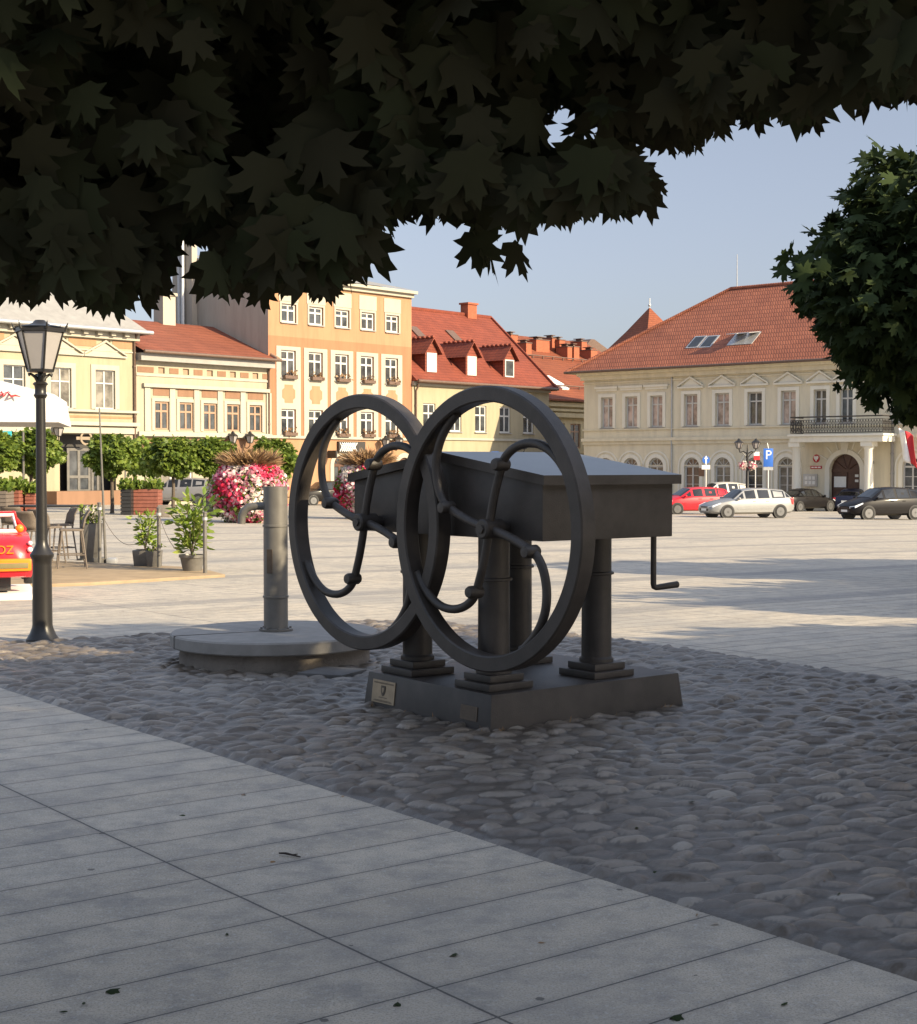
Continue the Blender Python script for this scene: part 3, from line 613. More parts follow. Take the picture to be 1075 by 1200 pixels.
# ------------------------------------------------------------------ things on the deck at the left
def boxthing(*a): pass
dk = [gp(-60, 692), gp(110, 686), gp(264, 676.5), gp(232, 668), (gp(60, 660)), gp(-60, 662)]
mb = MB(); n = len(dk); mb.add([(p.x, p.y, gz(p.x, p.y)-0.02) for p in dk] + [(p.x, p.y, gz(p.x, p.y)+0.05) for p in dk], [tuple(range(n, 2*n)), tuple(reversed(range(n)))] + [(i, (i+1) % n, n+(i+1) % n, n+i) for i in range(n)])
do = mb.build('deck_platform', M['deck'], bevel=0.01); meta(do, 'low yellowish wooden deck under the bar stools', 'deck')
DZ = 0.052
def stool(px, py, head, label, h=1.02):
    b = gp(px, py); t = thing('bar_stool', label, 'bar stool', (b.x, b.y, b.z+DZ), head, 'grey brown wicker bar stools on the deck')
    o = MB(); o.box((-.21, -.2, .66), (.21, .2, .70)); o.build('seat', M['rattan'], t, bevel=0.012)
    o = MB(); pts = []
    for z, y in ((0.70, .2), (.76, .215), (.88, .24), (h-0.04, .30), (h, .335)):
        pts.append([(x*(1 if z < .95 else .93), y-0.05*(1-(x/0.2)**2)*0+0.03*abs(x/.2)*-1, z) for x in (-.21, -.1, 0, .1, .21)])
    vs_ = [p for r in pts for p in r]; fr = [(j*5+i, j*5+i+1, (j+1)*5+i+1, (j+1)*5+i) for j in range(4) for i in range(4)]
    o.add(vs_, fr); bk = o.build('backrest', M['rattan'], t, smooth=60, fix=False); md = bk.modifiers.new('thickness', 'SOLIDIFY'); md.thickness = 0.022
    for sx, sy in ((-1, -1), (1, -1), (-1, 1), (1, 1)):
        o = MB(); o.tube([(sx*.19, sy*.17, .67), (sx*.24, sy*.25, 0.0)], [0.019, 0.014], 8); o.build('leg', M['rattan'], t, smooth=40)
    o = MB(); z = .24; c = [(-.225, -.22, z), (.225, -.22, z), (.225, .22, z), (-.225, .22, z)]
    for i in range(4): o.tube([c[i], c[(i+1) % 4]], 0.011, 6)
    o.build('footrest', M['rattan'], t); return t
stool(84, 669, R(-72), 'wicker bar stool at the right end of the deck, its curved back in profile')
stool(71, 659, R(-55), 'wicker bar stool directly behind the profile stool, half covered by it')
stool(36, 670, R(170), 'wicker bar stool beside the red toy car, its broad back towards us')
stool(55, 664, R(160), 'wicker bar stool mostly hidden by the lamp post')
stool(18, 657, R(180), 'wicker bar stool farthest back, behind the toy car windscreen')
b = gp(66, 660); t = thing('bar_table', 'dark high bar table standing behind the wicker stools', 'table', (b.x-0.3, b.y+1.2, gz(b.x, b.y+1.2)+0.0))
o = MB(); o.box((-.9, -.3, 1.06), (.6, .3, 1.1)); o.build('table_top', M['black'], t, bevel=0.006)
for x in (-.8, .5):
    o = MB(); o.box((x-.04, -.04, 0.0), (x+.04, .04, 1.06)); o.box((x-.05, -.25, 0.001), (x+.05, .25, .03)); o.build('leg', M['black'], t)
def post(px, py, topy, label, r=0.035):
    b = gp(px, py); h = at(px, topy, b.y).z - b.z
    t = thing('rope_post', label, 'post', b, 0, 'dark posts with a thin rope between')
    o = MB(); o.lathe([(r, 0), (r, h-.02), (r*1.25, h-.018), (r*1.25, h), (0, h+.01)], 12); o.build('shaft', M['iron2'], t, smooth=35)
    o = MB(); o.lathe([(0.13, 0.0), (0.13, 0.02), (0.05, 0.035)], 20); o.build('foot', M['iron2'], t, smooth=35)
    o = MB(); o.lathe([(r*1.35, h-.14), (r*1.35, h-.09)], 12); o.build('rope_ring', M['steel'], t, smooth=35)
    return Vector((b.x, b.y, b.z+h-.115))
q1 = post(117, 662, 589, 'dark rope post beside the tall thin pole'); q2 = post(186.5, 668, 595, 'dark rope post right of the square planter'); q3 = post(240.5, 675, 600, 'dark rope post right of the round pot')
for a, b, lab in ((q1, q2, 'thin sagging rope between the first two posts'), (q2, q3, 'thin sagging rope running to the post by the round pot')):
    o = MB(); o.tube([a.lerp(b, i/12) - Vector((0, 0, 0.62*(1-(2*i/12-1)**2))) for i in range(13)], 0.0055, 5)
    meta(o.build('rope', M['rattan'], smooth=60), lab, 'rope', 'ropes between the dark posts')
b = gp(124, 661); tp = at(116.5, 478, b.y)
t = thing('flag_pole', 'tall thin dark pole leaning a little, with weighted foot', 'pole', b)
o = MB(); o.tube([(0, 0, 0), (tp.x-b.x, 0, tp.z-b.z)], [0.028, 0.014], 8); o.build('rod', M['iron2'], t, smooth=40)
o = MB(); o.box((-.22, -.16, 0.005), (-.02, .16, .13)); o.build('foot_weight', M['iron2'], t, bevel=0.02)
o = MB(); o.box((.03, -.12, 0.005), (.22, .1, .12)); o.build('ballast_bag', M['steel'], t, bevel=0.03)
b2 = gp(28, 604); o = MB(); o.tube([(0, 0, 0), (0, 0, at(27, 506, b2.y).z-b2.z)], 0.05, 8); po = o.build('sign_post', M['iron2'], None, smooth=40, loc=b2); meta(po, 'thin dark pole standing in front of the leftmost round tree', 'pole')

def leafy(name, parent, n, hgt, rad, z0, size, mat, tmpl=QUADL, up=0.4, stems=3):
    """an upright leafy plant: stems and leaves up them"""
    o = MB(); P = []; T = []
    for s in range(stems):
        a = 2*math.pi*s/stems+random.random(); e = Vector((rad*0.45*math.cos(a), rad*0.45*math.sin(a), hgt*(0.8+0.2*random.random())))
        pts = [Vector((0.2*e.x*i/5, 0.2*e.y*i/5, z0)).lerp(Vector((e.x, e.y, z0+e.z)), i/5) for i in range(6)]; o.tube(pts, [0.013*(1-i/7) for i in range(6)], 5)
        for k in range(n//stems):
            f = random.uniform(0.12, 1.0); p = pts[0].lerp(pts[-1], f); d = Vector(rdir(1, -0.3, 0.9)[0]); P.append(p + d*rad*random.uniform(0.05, 0.55)); T.append(d)
    o.build('stem', M['bark'], parent, smooth=50)
    P = np.array(P); T = np.array(T); k = len(P)
    return leaf_mesh(name, tmpl, P, T, rdir(k, 0.0, 1.0), rng.uniform(.6, 1.2, k)*size, rng.random(k), mat, parent)
def planter(px, py, w, h, label, round_=False, m='iron2', taper=0.85):
    b = gp(px, py); t = thing('planter' if not round_ else 'flower_pot', label, 'planter', (b.x, b.y, b.z+DZ*0))
    o = MB()
    if round_: o.lathe([(0, 0), (w*.36, 0), (w*.5, h-.05), (w*.55, h-.05), (w*.55, h), (w*.48, h), (w*.46, h-.04), (0, h-.04)], 28)
    else:
        o.frustum(0, 0, 0, h, w*.5*taper, w*.5*taper, w*.5, w*.5)
    o.build('pot', M[m], t, smooth=35, bevel=0.0 if round_ else 0.008)
    o = MB(); o.lathe([(0, h-0.005 if not round_ else h-.035), (w*.44, h+0.006 if not round_ else h-.03)], 16); o.build('soil', M['soil'], t)
    return t
t = planter(108.5, 661, 0.34, 0.78, 'tall dark tapered planter with white flowers beside the bar stool', taper=0.7)
leafy('leaves', t, 130, 0.28, 0.3, 0.76, 0.09, M['fresh'], stems=5)
k = 70; p, d, r = crown_points(k, (0, 0, 1.0), (0.22, 0.22, 0.16), seed=3); leaf_mesh('white_flower', PENT, p, rdir(k), d, rng.uniform(.05, .08, k), rng.random(k)*.2, M['petal'], t)
t = planter(170.5, 666, 0.40, 0.34, 'square black planter with a slender leafy shrub'); o = MB(); leafy('leaves', t, 210, 0.72, 0.30, 0.34, 0.13, M['fresh'], LANCE, stems=4)
t = planter(181, 667, 0.26, 0.34, 'narrow black planter pressed against the square one'); leafy('leaves', t, 40, 0.15, 0.2, 0.33, 0.1, M['fresh'])
t = planter(225.5, 672, 0.42, 0.33, 'round black plastic pot with a bright leafy laurel', True); leafy('leaves', t, 420, 0.95, 0.44, 0.3, 0.17, M['fresh'], LANCE, stems=5)

# red toy car ride
ty = 20.2; tb = gp(0, 706); uu = ty/FPX
def tx(px): return (px+4)*uu
tc = thing('toy_car_ride', "red children's toy car ride with orange bumper and mirror", 'toy car', (at(-4, 706, ty).x, ty, gz(-6, ty)), R(19))
Z = lambda py: at(0, py, ty).z - gz(-6, ty)
o = MB(); secs = [(0.0, 36, 676, 664, 652, 640), (0.10, 44, 678, 662, 640, 634), (0.35, 46, 678, 655, 632, 629), (0.62, 46, 678, 650, 629, 627), (0.9, 46, 678, 650, 628, 626), (1.5, 45, 678, 650, 627, 625), (1.75, 40, 672, 652, 632, 630)]
vs_ = []
for y, hw, zb_, zm, ze, zc in secs:
    x = hw*uu; vs_ += [(-x*.9, y, Z(zb_)), (-x, y, Z(zm+6)), (-x*.98, y, Z(zm)), (-x*.86, y, Z(ze)), (-x*.45, y, Z(zc)), (0, y, Z(zc-1)), (x*.45, y, Z(zc)), (x*.86, y, Z(ze)), (x*.98, y, Z(zm)), (x, y, Z(zm+6)), (x*.9, y, Z(zb_))]
n = 11; fs = [(j*n+i, j*n+(i+1) % n, (j+1)*n+(i+1) % n, (j+1)*n+i) for j in range(len(secs)-1) for i in range(n)] + [tuple(range(n)), tuple(reversed(range((len(secs)-1)*n, len(secs)*n)))]
o.add(vs_, fs); bd = o.build('body', M['toyred'], tc, smooth=50)
o = MB(); fr = [(-26*uu, 0.62, Z(625)), (-22*uu, 0.86, Z(606)), (22*uu, 0.86, Z(606)), (26*uu, 0.62, Z(625)), (-26*uu, 0.62, Z(625))]
o.tube(fr, 0.03, 8); o.build('windscreen_frame', M['white'], tc, smooth=40)
o = MB()
for s in (-1, 1): o.tube([(s*23*uu, .9, Z(604)), (s*26*uu, 1.35, Z(612)), (s*38*uu, 1.6, Z(627))], [0.04, 0.045, 0.05], 8)
o.box((-23*uu, .84, Z(606)), (23*uu, 1.3, Z(602))); o.build('roof_hoop', M['toyred'], tc, bevel=0.012)
for s in (-1, 1):
    o = MB(); o.ball((s*29*uu, .62, Z(622)), (.06, .05, .06), 14); o.build('mirror', M['toyorange'], tc, smooth=70)
    o = MB(); o.ball((s*39*uu, .09, Z(637.5)), (.035, .05, .032), 12); o.ball((s*38.5*uu, .05, Z(645)), (.04, .05, .038), 12); o.build('headlight', M['lightglass'], tc, smooth=70)
    for y in (.42, 1.3):
        o = MB(); o.lathe([(0.03, -.06), (.12, -.06), (.135, -.04), (.135, .04), (.12, .06), (0.03, .06)], 20, (s*38*uu, y, Z(676)), 'x'); o.build('wheel', M['tyre'], tc, smooth=40)
o = MB(); o.box((-40*uu, -.05, Z(670)), (40*uu, .08, Z(655))); o.build('bumper', M['toyorange'], tc, bevel=0.03)
o = MB(); o.box((-36*uu, -.062, Z(666.5)), (36*uu, -.03, Z(660))); o.build('grille', M['olive'], tc, bevel=0.006)
o = MB(); o.box((-.2, .3, 0.09), (.2, 1.3, Z(677))); o.build('pedestal', M['black'], tc, bevel=0.01)
o = MB(); o.box((-46*uu, -.18, 0.0), (46*uu, 1.8, Z(697))); o.build('stand_plate', M['white'], tc, bevel=0.012)
o = MB(); o.tube([(-.1, .95, Z(632)), (-.1, .9, Z(622))], .02, 6); o.lathe([(0.09, -.012), (0.11, 0), (0.09, .012)], 16, (-.1, .9, Z(621)), 'y'); o.build('steering_wheel', M['black'], tc, smooth=40)
def text_mesh(name, txt, size, mat, parent, loc, rot, ext=0.004):
    cu = bpy.data.curves.new(name, 'FONT'); cu.body = txt; cu.size = size; cu.extrude = ext; cu.align_x = 'CENTER'; cu.align_y = 'CENTER'
    to = bpy.data.objects.new(name, cu); COL.objects.link(to); dg = bpy.context.evaluated_depsgraph_get(); dg.update()
    me = bpy.data.meshes.new_from_object(to.evaluated_get(dg)); bpy.data.objects.remove(to); me.materials.clear(); me.materials.append(mat); me.name = name
    o = bpy.data.objects.new(name, me); COL.objects.link(o); o.parent = parent; o.location = loc; o.rotation_euler = rot; return o
text_mesh('lettering', 'OZ', 0.16, M['toyorange'], tc, (10*uu, -0.012, Z(645)), (R(84), 0, 0), 0.008)

# market parasol, white canvas, at the left edge
pc = at(-95, 560, 29.0); px0 = Vector((pc.x, 29.0, gz(pc.x, 29)))
pa = thing('market_parasol', 'large white canvas parasol with red script at the left edge', 'parasol', px0, R(11))
hw = at(52, 500, 27.4).x - pc.x - 0.15; ze = at(60, 494, 27.4).z - px0.z; zv = at(60, 461, 27.4).z - px0.z; za = at(0, 440, 28).z - px0.z + 0.35
o = MB(); c4 = [(-hw, -1.6, 0), (hw, -1.6, 0), (hw, 2.0, 0), (-hw, 2.0, 0)]
top = [(x*.97, y*.97, zv) for x, y, _ in c4]; low = [(x, y, ze) for x, y, _ in c4]
o.add(top + low + [(0, 0.2, za)], [(0, 1, 5, 4), (1, 2, 6, 5), (2, 3, 7, 6), (3, 0, 4, 7), (1, 0, 8), (2, 1, 8), (3, 2, 8), (0, 3, 8)])
cn = o.build('canopy', M['canvas'], pa, fix=False); cn.modifiers.new('thickness', 'SOLIDIFY').thickness = 0.02
o = MB(); o.tube([(0, 0.2, 0), (0, 0.2, za)], 0.05, 10); o.build('pole', M['white'], pa, smooth=40); o = MB(); o.box((-.5, -.3, 0.005), (.5, .7, .12)); o.build('base', M['concrete'], pa, bevel=0.02)
def canopy_pt(px, py):                           # a point lying on the front slope of the canopy
    A, B, C_ = Vector(top[0]), Vector(top[1]), Vector((0, .2, za)); nn = (B-A).cross(C_-A).normalized(); rm_ = Matrix.Rotation(-R(11), 3, 'Z'); d = rm_ @ ray(px, py); o0 = rm_ @ (Vector((0, 0, EYE)) - px0)
    k = (A - o0).dot(nn)/d.dot(nn); return o0 + d*k + nn*(-0.012 if nn.y > 0 else 0.012)
o = MB(); sq = [(-14, 457), (-10, 462), (-6, 456), (-2, 464), (2, 460), (4, 465), (9, 461), (13, 465), (18, 464), (24, 465.5)]
o.tube([canopy_pt(a, b) for a, b in sq], [0.02]*9+[0.006], 6); o.tube([canopy_pt(a, b) for a, b in ((-8, 466), (2, 463), (10, 460), (12, 461))], 0.014, 6); o.build('script_mark', M['script'], pa, smooth=50)
o = MB(); b = gp(4, 600); q = at(3, 511, 60); o.box((-1.4, -.05, 0), (.35, .05, .2)); t2 = o.build('awning_strip', M['teal'], None, loc=(q.x, 60, q.z)); meta(t2, 'short teal cloth strip hanging above the leftmost round tree', 'awning')
# twig on the paving
tw = gp(340, 1004); o = MB(); o.tube([(-.052, .03, .008), (-.02, .01, .012), (.01, -.004, .009), (.05, -.035, .008)], [.004, .006, .005, .003], 6); o.tube([(.01, -.004, .009), (.035, .0, .012)], [.004, .002], 5)
meta(o.build('twig', M['twig'], None, smooth=50, loc=tw), 'short dark twig lying on the grey paving slabs', 'twig')
for px, py, lab in ((124, 1161, 'dry curled leaf at the lower left of the paving'), (786, 1192, 'small green leaf fragment at the bottom edge of the paving')):
    p = gp(px, py, 0.01); lo = leaf_mesh('fallen_leaf', SIMPLE, [(0, 0, 0)], [(0.7, 0.6, 0.1)], [(0.1, 0.3, 1)], [0.055], [0.3], M['maple'], fold=0.7); lo.location = p; meta(lo, lab, 'leaf')

# bits of leaf and bark blown over the paving and the stones
for i in range(26):
    px, py = rng.uniform(10, 1065), rng.uniform(800, 1190); P_ = gp(px, py); on_st = inside(np.array([P_.x]), np.array([P_.y]))[0]; P_.z += 0.032 if on_st else 0.006
    d_ = (rng.normal(), rng.normal(), .05); lf_ = leaf_mesh('leaf_bit', LANCE if i % 3 else SIMPLE, [(0, 0, 0)], [d_], [(rng.normal()*.3, rng.normal()*.3, 1)], [rng.uniform(.018, .045)], [rng.random()], M['dry'] if i % 2 else M['maple'], fold=rng.uniform(.2, .9)); lf_.location = P_
    meta(lf_, 'tiny dry bit of leaf lying loose on the ground before the pump', 'leaf', 'tiny leaf bits scattered on the ground')
# weeds at the foot of the plinth
n = 150; w_ = rng.uniform(0, 1, n); sd_ = rng.random(n) < .6; lx = np.where(sd_, -.07+1.8*w_, -.075+rng.normal(0, .012, n)); ly = np.where(sd_, -.11+rng.normal(0, .012, n), -.08+1.5*w_); kp_ = np.sin(w_*23)+np.sin(w_*51) > .7; lx, ly = lx[kp_], ly[kp_]; n = len(lx)
P_ = np.stack([K0.x+lx*PV1.x+ly*PV2.x, K0.y+lx*PV1.y+ly*PV2.y, np.full(n, .012)], 1)
wd_ = leaf_mesh('weeds', [(0, 1.0), (.06, .5), (.05, 0), (-.05, 0), (-.06, .5)], P_, np.stack([rng.normal(0, .5, n), rng.normal(0, .5, n), np.ones(n)], 1), rdir(n, -.2, .2), rng.uniform(.02, .06, n), rng.random(n), M['dry'], center=(0, .5)); meta(wd_, 'short dry weeds along the foot of the plinth', 'weeds', kind='stuff')
# ------------------------------------------------------------------ facades
U1 = Vector((0.6636, 0.7480)).normalized()
U2 = Vector((0.7455, -0.6665)).normalized()
class Fac:
    def __init__(s, A, u):
        s.A = Vector((A[0], A[1])); s.u = u; s.v = Vector((-u.y, u.x)); s.rz = math.atan2(u.y, u.x); s.zg = gz(s.A.x, s.A.y) - 0.1
    def tz(s, px, py, dy=0.0):
        d = ray(px, py); B = s.A + s.v*dy
        det = d.x*(-s.u.y) + s.u.x*d.y; k = (B.x*(-s.u.y) + s.u.x*B.y)/det; t = (d.x*B.y - d.y*B.x)/det*(-1)
        t = ((Vector((d.x, d.y))*k - B).dot(s.u))
        return t, EYE + d.z*k - s.zg
    def rect(s, l, r, top, bot, dy=0.0):
        t0 = s.tz(l, (top+bot)/2, dy)[0]; t1 = s.tz(r, (top+bot)/2, dy)[0]; c = (l+r)/2
        return [t0, t1, s.tz(c, bot, dy)[1], s.tz(c, top, dy)[1]]
    def row(s, first, last, n, dy=0.0):
        a, b = s.rect(*first, dy), s.rect(*last, dy); z0, z1 = (a[2]+b[2])/2, (a[3]+b[3])/2; wd = ((a[1]-a[0])+(b[1]-b[0]))/2
        ca, cb = (a[0]+a[1])/2, (b[0]+b[1])/2
        return [[ca+(cb-ca)*i/(n-1)-wd/2, ca+(cb-ca)*i/(n-1)+wd/2, z0, z1] for i in range(n)]
    def world(s, t, y, z=0): p = s.A + s.u*t + s.v*y; return Vector((p.x, p.y, s.zg+z))
    def thing(s, name, label, cat, group=None): return thing(name, label, cat, (s.A.x, s.A.y, s.zg), s.rz, group)
def wall(F, par, mats, t0, t1, z0, z1, ops, zone=None, zl=(), tl=(), depth=10.0, reveal=0.16, name='wall', y=0.0, sides=True):
    """front wall with real openings (op = [t0, t1, z0, z1] or with 'arch' as fifth item)"""
    mb = MB(); ts = sorted(set([t0, t1] + list(tl) + [q for o in ops for q in o[:2]])); zs = sorted(set([z0, z1] + list(zl) + [q for o in ops for q in o[2:4]]))
    ts = [t for t in ts if t0-1e-6 <= t <= t1+1e-6]; zs = [z for z in zs if z0-1e-6 <= z <= z1+1e-6]
    zn = zone or (lambda t, z: 0)
    for i in range(len(ts)-1):
        for j in range(len(zs)-1):
            a, b, c, d = ts[i], ts[i+1], zs[j], zs[j+1]
            if b-a < 1e-6 or d-c < 1e-6: continue
            tc, zc = (a+b)/2, (c+d)/2
            if any(o[0] < tc < o[1] and o[2] < zc < o[3] for o in ops): continue
            mb.add([(a, y, c), (b, y, c), (b, y, d), (a, y, d)], [(0, 1, 2, 3)], zn(tc, zc))
    for o in ops:
        a, b, c, d = o[:4]; m = zn((a+b)/2, d+0.02); r = y+reveal
        if len(o) > 4:
            R_ = (b-a)/2; zc = d-R_; n = 14; arc = [((a+b)/2 - R_*math.cos(math.pi*k/n), zc + R_*math.sin(math.pi*k/n)) for k in range(n+1)]
            for k in range(n):                    # spandrels: quads up to the top of the bounding box
                p, q = arc[k], arc[k+1]; mb.add([(p[0], y, p[1]), (q[0], y, q[1]), (q[0], y, d), (p[0], y, d)], [(0, 1, 2, 3)], m)
                mb.add([(p[0], y, p[1]), (q[0], y, q[1]), (q[0], r, q[1]), (p[0], r, p[1])], [(0, 3, 2, 1)], m)
            mb.add([(a, y, c), (a, y, zc), (a, r, zc), (a, r, c)], [(0, 1, 2, 3)], m); mb.add([(b, y, c), (b, y, zc), (b, r, zc), (b, r, c)], [(0, 3, 2, 1)], m)
        else:
            mb.add([(a, y, c), (a, y, d), (a, r, d), (a, r, c)], [(0, 1, 2, 3)], m); mb.add([(b, y, c), (b, y, d), (b, r, d), (b, r, c)], [(0, 3, 2, 1)], m)
            mb.add([(a, y, d), (b, y, d), (b, r, d), (a, r, d)], [(0, 1, 2, 3)], m)
        mb.add([(a, y, c), (b, y, c), (b, r, c), (a, r, c)], [(0, 3, 2, 1)], m)
    if sides:
        Y = y+depth; k = len(mats)-1 if len(mats) > 1 else 0
        mb.add([(t0, y, z0), (t0, Y, z0), (t0, Y, z1), (t0, y, z1)], [(0, 1, 2, 3)], k); mb.add([(t1, y, z0), (t1, Y, z0), (t1, Y, z1), (t1, y, z1)], [(0, 3, 2, 1)], k)
        mb.add([(t0, Y, z0), (t1, Y, z0), (t1, Y, z1), (t0, Y, z1)], [(0, 3, 2, 1)], k)
    return mb.build(name, mats, par, fix=False)
def window(par, o, fm, gm, y=0.10, fw=0.075, tr=0.68, mull=1, sill=None, bars=False, dark=None):
    a, b, c, d = o[:4]; f = MB(); arch = len(o) > 4; R_ = (b-a)/2; zc = d-R_ if arch else d
    if arch:
        n = 14
        for k in range(n):
            a0, a1 = math.pi*k/n, math.pi*(k+1)/n; m = (a+b)/2
            q = [(m-r*math.cos(t), zc+r*math.sin(t)) for r, t in ((R_, a0), (R_, a1), (R_-fw, a1), (R_-fw, a0))]; f.prism(q, (0, y, 0), (1, 0, 0), (0, 0, 1), (0, 0.07, 0))
        for t in (math.pi*.25, math.pi*.5, math.pi*.75): f.prism([((a+b)/2-R_*.95*math.cos(t)+s*.025*math.sin(t), zc+R_*.95*math.sin(t)+s*.025*math.cos(t)) for s in (-1, 1)] + [((a+b)/2+s*.025*math.sin(t)-R_*.2*math.cos(t), zc+s*.025*math.cos(t)+R_*.2*math.sin(t)) for s in (1, -1)], (0, y+.004, 0), (1, 0, 0), (0, 0, 1), (0, .05, 0))
        f.box((a+fw, y+.002, zc-fw*.6), (b-fw, y+.068, zc+fw*.6))
    else:
        f.box((a, y, d-fw), (b, y+.07, d))
    f.box((a, y, c), (a+fw, y+.07, zc-(0 if arch else fw))); f.box((b-fw, y, c), (b, y+.07, zc-(0 if arch else fw))); f.box((a+fw, y, c), (b-fw, y+.07, c+fw))
    for k in range(mull): tm = a+(b-a)*(k+1)/(mull+1); f.box((tm-fw*.55, y-.006, c+fw), (tm+fw*.55, y+.064, zc-fw*(0.6 if arch else 1)))
    if tr and not arch: zt = c+(d-c)*tr; f.box((a+fw, y-.01, zt-fw*.5), (b-fw, y+.06, zt+fw*.5))
    if bars:
        for zz in bars: zt = c+(zc-c)*zz; f.box((a+fw, y+.006, zt-.02), (b-fw, y+.05, zt+.02))
    fo = f.build('window', fm, par)
    p = MB()
    if arch: p.add([(a+fw*.5, y+.04, c+fw*.5), (b-fw*.5, y+.04, c+fw*.5)] + [((a+b)/2+(R_-fw*.5)*math.cos(t), y+.04, zc+(R_-fw*.5)*math.sin(t)) for t in [math.pi*k/14 for k in range(15)]], [tuple(range(17))])
    else: p.add([(a+fw*.5, y+.04, c+fw*.5), (b-fw*.5, y+.04, c+fw*.5), (b-fw*.5, y+.04, d-fw*.5), (a+fw*.5, y+.04, d-fw*.5)], [(0, 1, 2, 3)])
    p.build('pane', gm, fo, fix=False)
    if sill: s = MB(); s.box((a-.08, -sill, c-.07), (b+.08, y, c-.002)); s.build('sill', M['slate'], fo)
    return fo
def surround(mb, o, w=0.16, out=0.05, arch=False):
    a, b, c, d = o[:4]
    if len(o) > 4:
        R_ = (b-a)/2; zc = d-R_; m = (a+b)/2; n = 16
        for k in range(n):
            t0, t1 = math.pi*k/n, math.pi*(k+1)/n
            mb.prism([(m-r*math.cos(t), zc+r*math.sin(t)) for r, t in ((R_, t0), (R_, t1), (R_+w, t1), (R_+w, t0))], (0, -out, 0), (1, 0, 0), (0, 0, 1), (0, out-.002, 0))
        mb.box((a-w, -out, c), (a, -.002, zc)); mb.box((b, -out, c), (b+w, -.002, zc))
    else:
        mb.box((a-w, -out, c-.02), (a, -.002, d)); mb.box((b, -out, c-.02), (b+w, -.002, d)); mb.box((a-w, -out, d), (b+w, -.002, d+w))
def pediment(mb, a, b, z, h, out=0.16, th=0.11):
    mb.box((a, -out, z), (b, -.003, z+th)); m = (a+b)/2
    for s in (-1, 1):
        e = a if s < 0 else b
        q = [(e, z+th+.002), (e, z+th+.10), (m, z+h), (m, z+h-.13)]
        mb.prism(q if s < 0 else q[::-1], (0, -out+.004, 0), (1, 0, 0), (0, 0, 1), (0, out-.008, 0))
    mb.prism([(a+.25, z+th+.001), (b-.25, z+th+.001), (m, z+h-.16)], (0, -.04, 0), (1, 0, 0), (0, 0, 1), (0, .036, 0))
def band(mb, t0, t1, z0, z1, out): mb.box((t0, -out, z0), (t1, -.002, z1))
def pipe(par, F, px, py0, py1, r=0.07, out=0.1, m='gutter'):
    t, z1 = F.tz(px, py0); _, z0 = F.tz(px, py1); o = MB(); o.tube([(t, -out-.25, z1+.5), (t, -out-.2, z1+.3), (t, -out, z1), (t, -out, z0)], r, 8)
    for k in range(3): zz = z0+(z1-z0)*(k+.5)/3; o.lathe([(r*1.3, zz-.05), (r*1.3, zz+.05)], 8, (t, -out, 0))
    return o.build('downpipe', M[m], par, smooth=40)
def mk(px, Y): p = at(px, 545, Y); return (p.x, p.y)
A0 = Vector(mk(315, 97.0))
ROW = Fac(A0, U1)
def on_row(px): t, _ = ROW.tz(px, 545); p = ROW.A + U1*t; return (p.x, p.y)
W, G, CU = M['white_wood'], M['glass'], M['curtain']

# --- A: cream house at the far left
F = Fac(on_row(-70), U1); ha = F.thing('cream_house', 'cream two-storey house with grey roof, pediments and a dark shopfront, far left', 'house')
tR = F.tz(159, 450)[0]; ztop = (F.tz(165, 391)[1]+F.tz(0, 377)[1])/2
wins = F.row((-38.5, -16, 427.5, 474), (111.5, 134.5, 433.5, 479), 4)
c_, w_ = F.rect(59, 81, 431, 477.6), F.rect(111.5, 134.5, 433.5, 479); st_ = (w_[0]-c_[0])
wins = [[w_[0]-st_*k, w_[1]-st_*k, (w_[2]+c_[2])/2, (w_[3]+c_[3])/2] for k in (3, 2, 1, 0)]
vents = [[t-.3, t+.3, *F.rect(119, 125, 399.5, 404.5)[2:]] for t in ((w_[0]+w_[1])/2+.1-st_*k for k in range(4))]
sh_ = F.rect(70, 136, 509, 586); sh_[2] = 0.5
sh2 = [sh_[0]-13, sh_[0]-4, 0.5, sh_[3]-.3]
wall(F, ha, [M['cream']], 0, tR, -.5, ztop, wins+vents+[sh_, sh2])
tb = MB()
for o in wins: sb_ = MB(); surround(sb_, o, .3, .06); pediment(sb_, o[0]-.8, o[1]+.8, o[3]+.75, 1.0); sb_.build('window_surround', M['trim'], ha)
z1 = F.tz(120, 480.5)[1]; z2 = F.tz(120, 497)[1]; z3 = F.tz(120, 502)[1]
band(tb, 0, tR+.1, z1-.14, z1, .24); band(tb, 0, tR+.1, z2-.1, z2+.12, .3); band(tb, 0, tR+.1, z3-.3, z3+.05, .14); band(tb, 0, tR+.15, ztop-.5, ztop-.02, .25); band(tb, 0, tR, F.tz(120, 410)[1]-.08, F.tz(120, 410)[1], .06)
for k in range(int(tR/0.95)): tb.box((k*.95+.2, -.5, ztop-.32), (k*.95+.5, -.252, ztop-.04))
tb.build('cornice_trim', M['trim'], ha)
fr_ = F.rect(77, 114, 396.5, 405)
for o in wins:
    m = (o[0]+o[1])/2; op = MB(); op.box((m+.55, -.03, fr_[2]), (min(m+st_-.6, tR-.25), -.002, fr_[3])); op.build('orange_panel', M['orangepanel'], ha)
op = MB(); op.box((0, -.035, z2+.35), (tR-.3, -.002, z1-.35)); op.build('orange_panel', M['orangepanel'], ha)
for o in wins: window(ha, o, W, CU if o is not wins[1] else G, tr=.66, sill=.1)
for o in vents: q = MB(); q.box((o[0], .1, o[2]), (o[1], .13, o[3])); q.build('attic_vent', M['brownpanel'], ha)
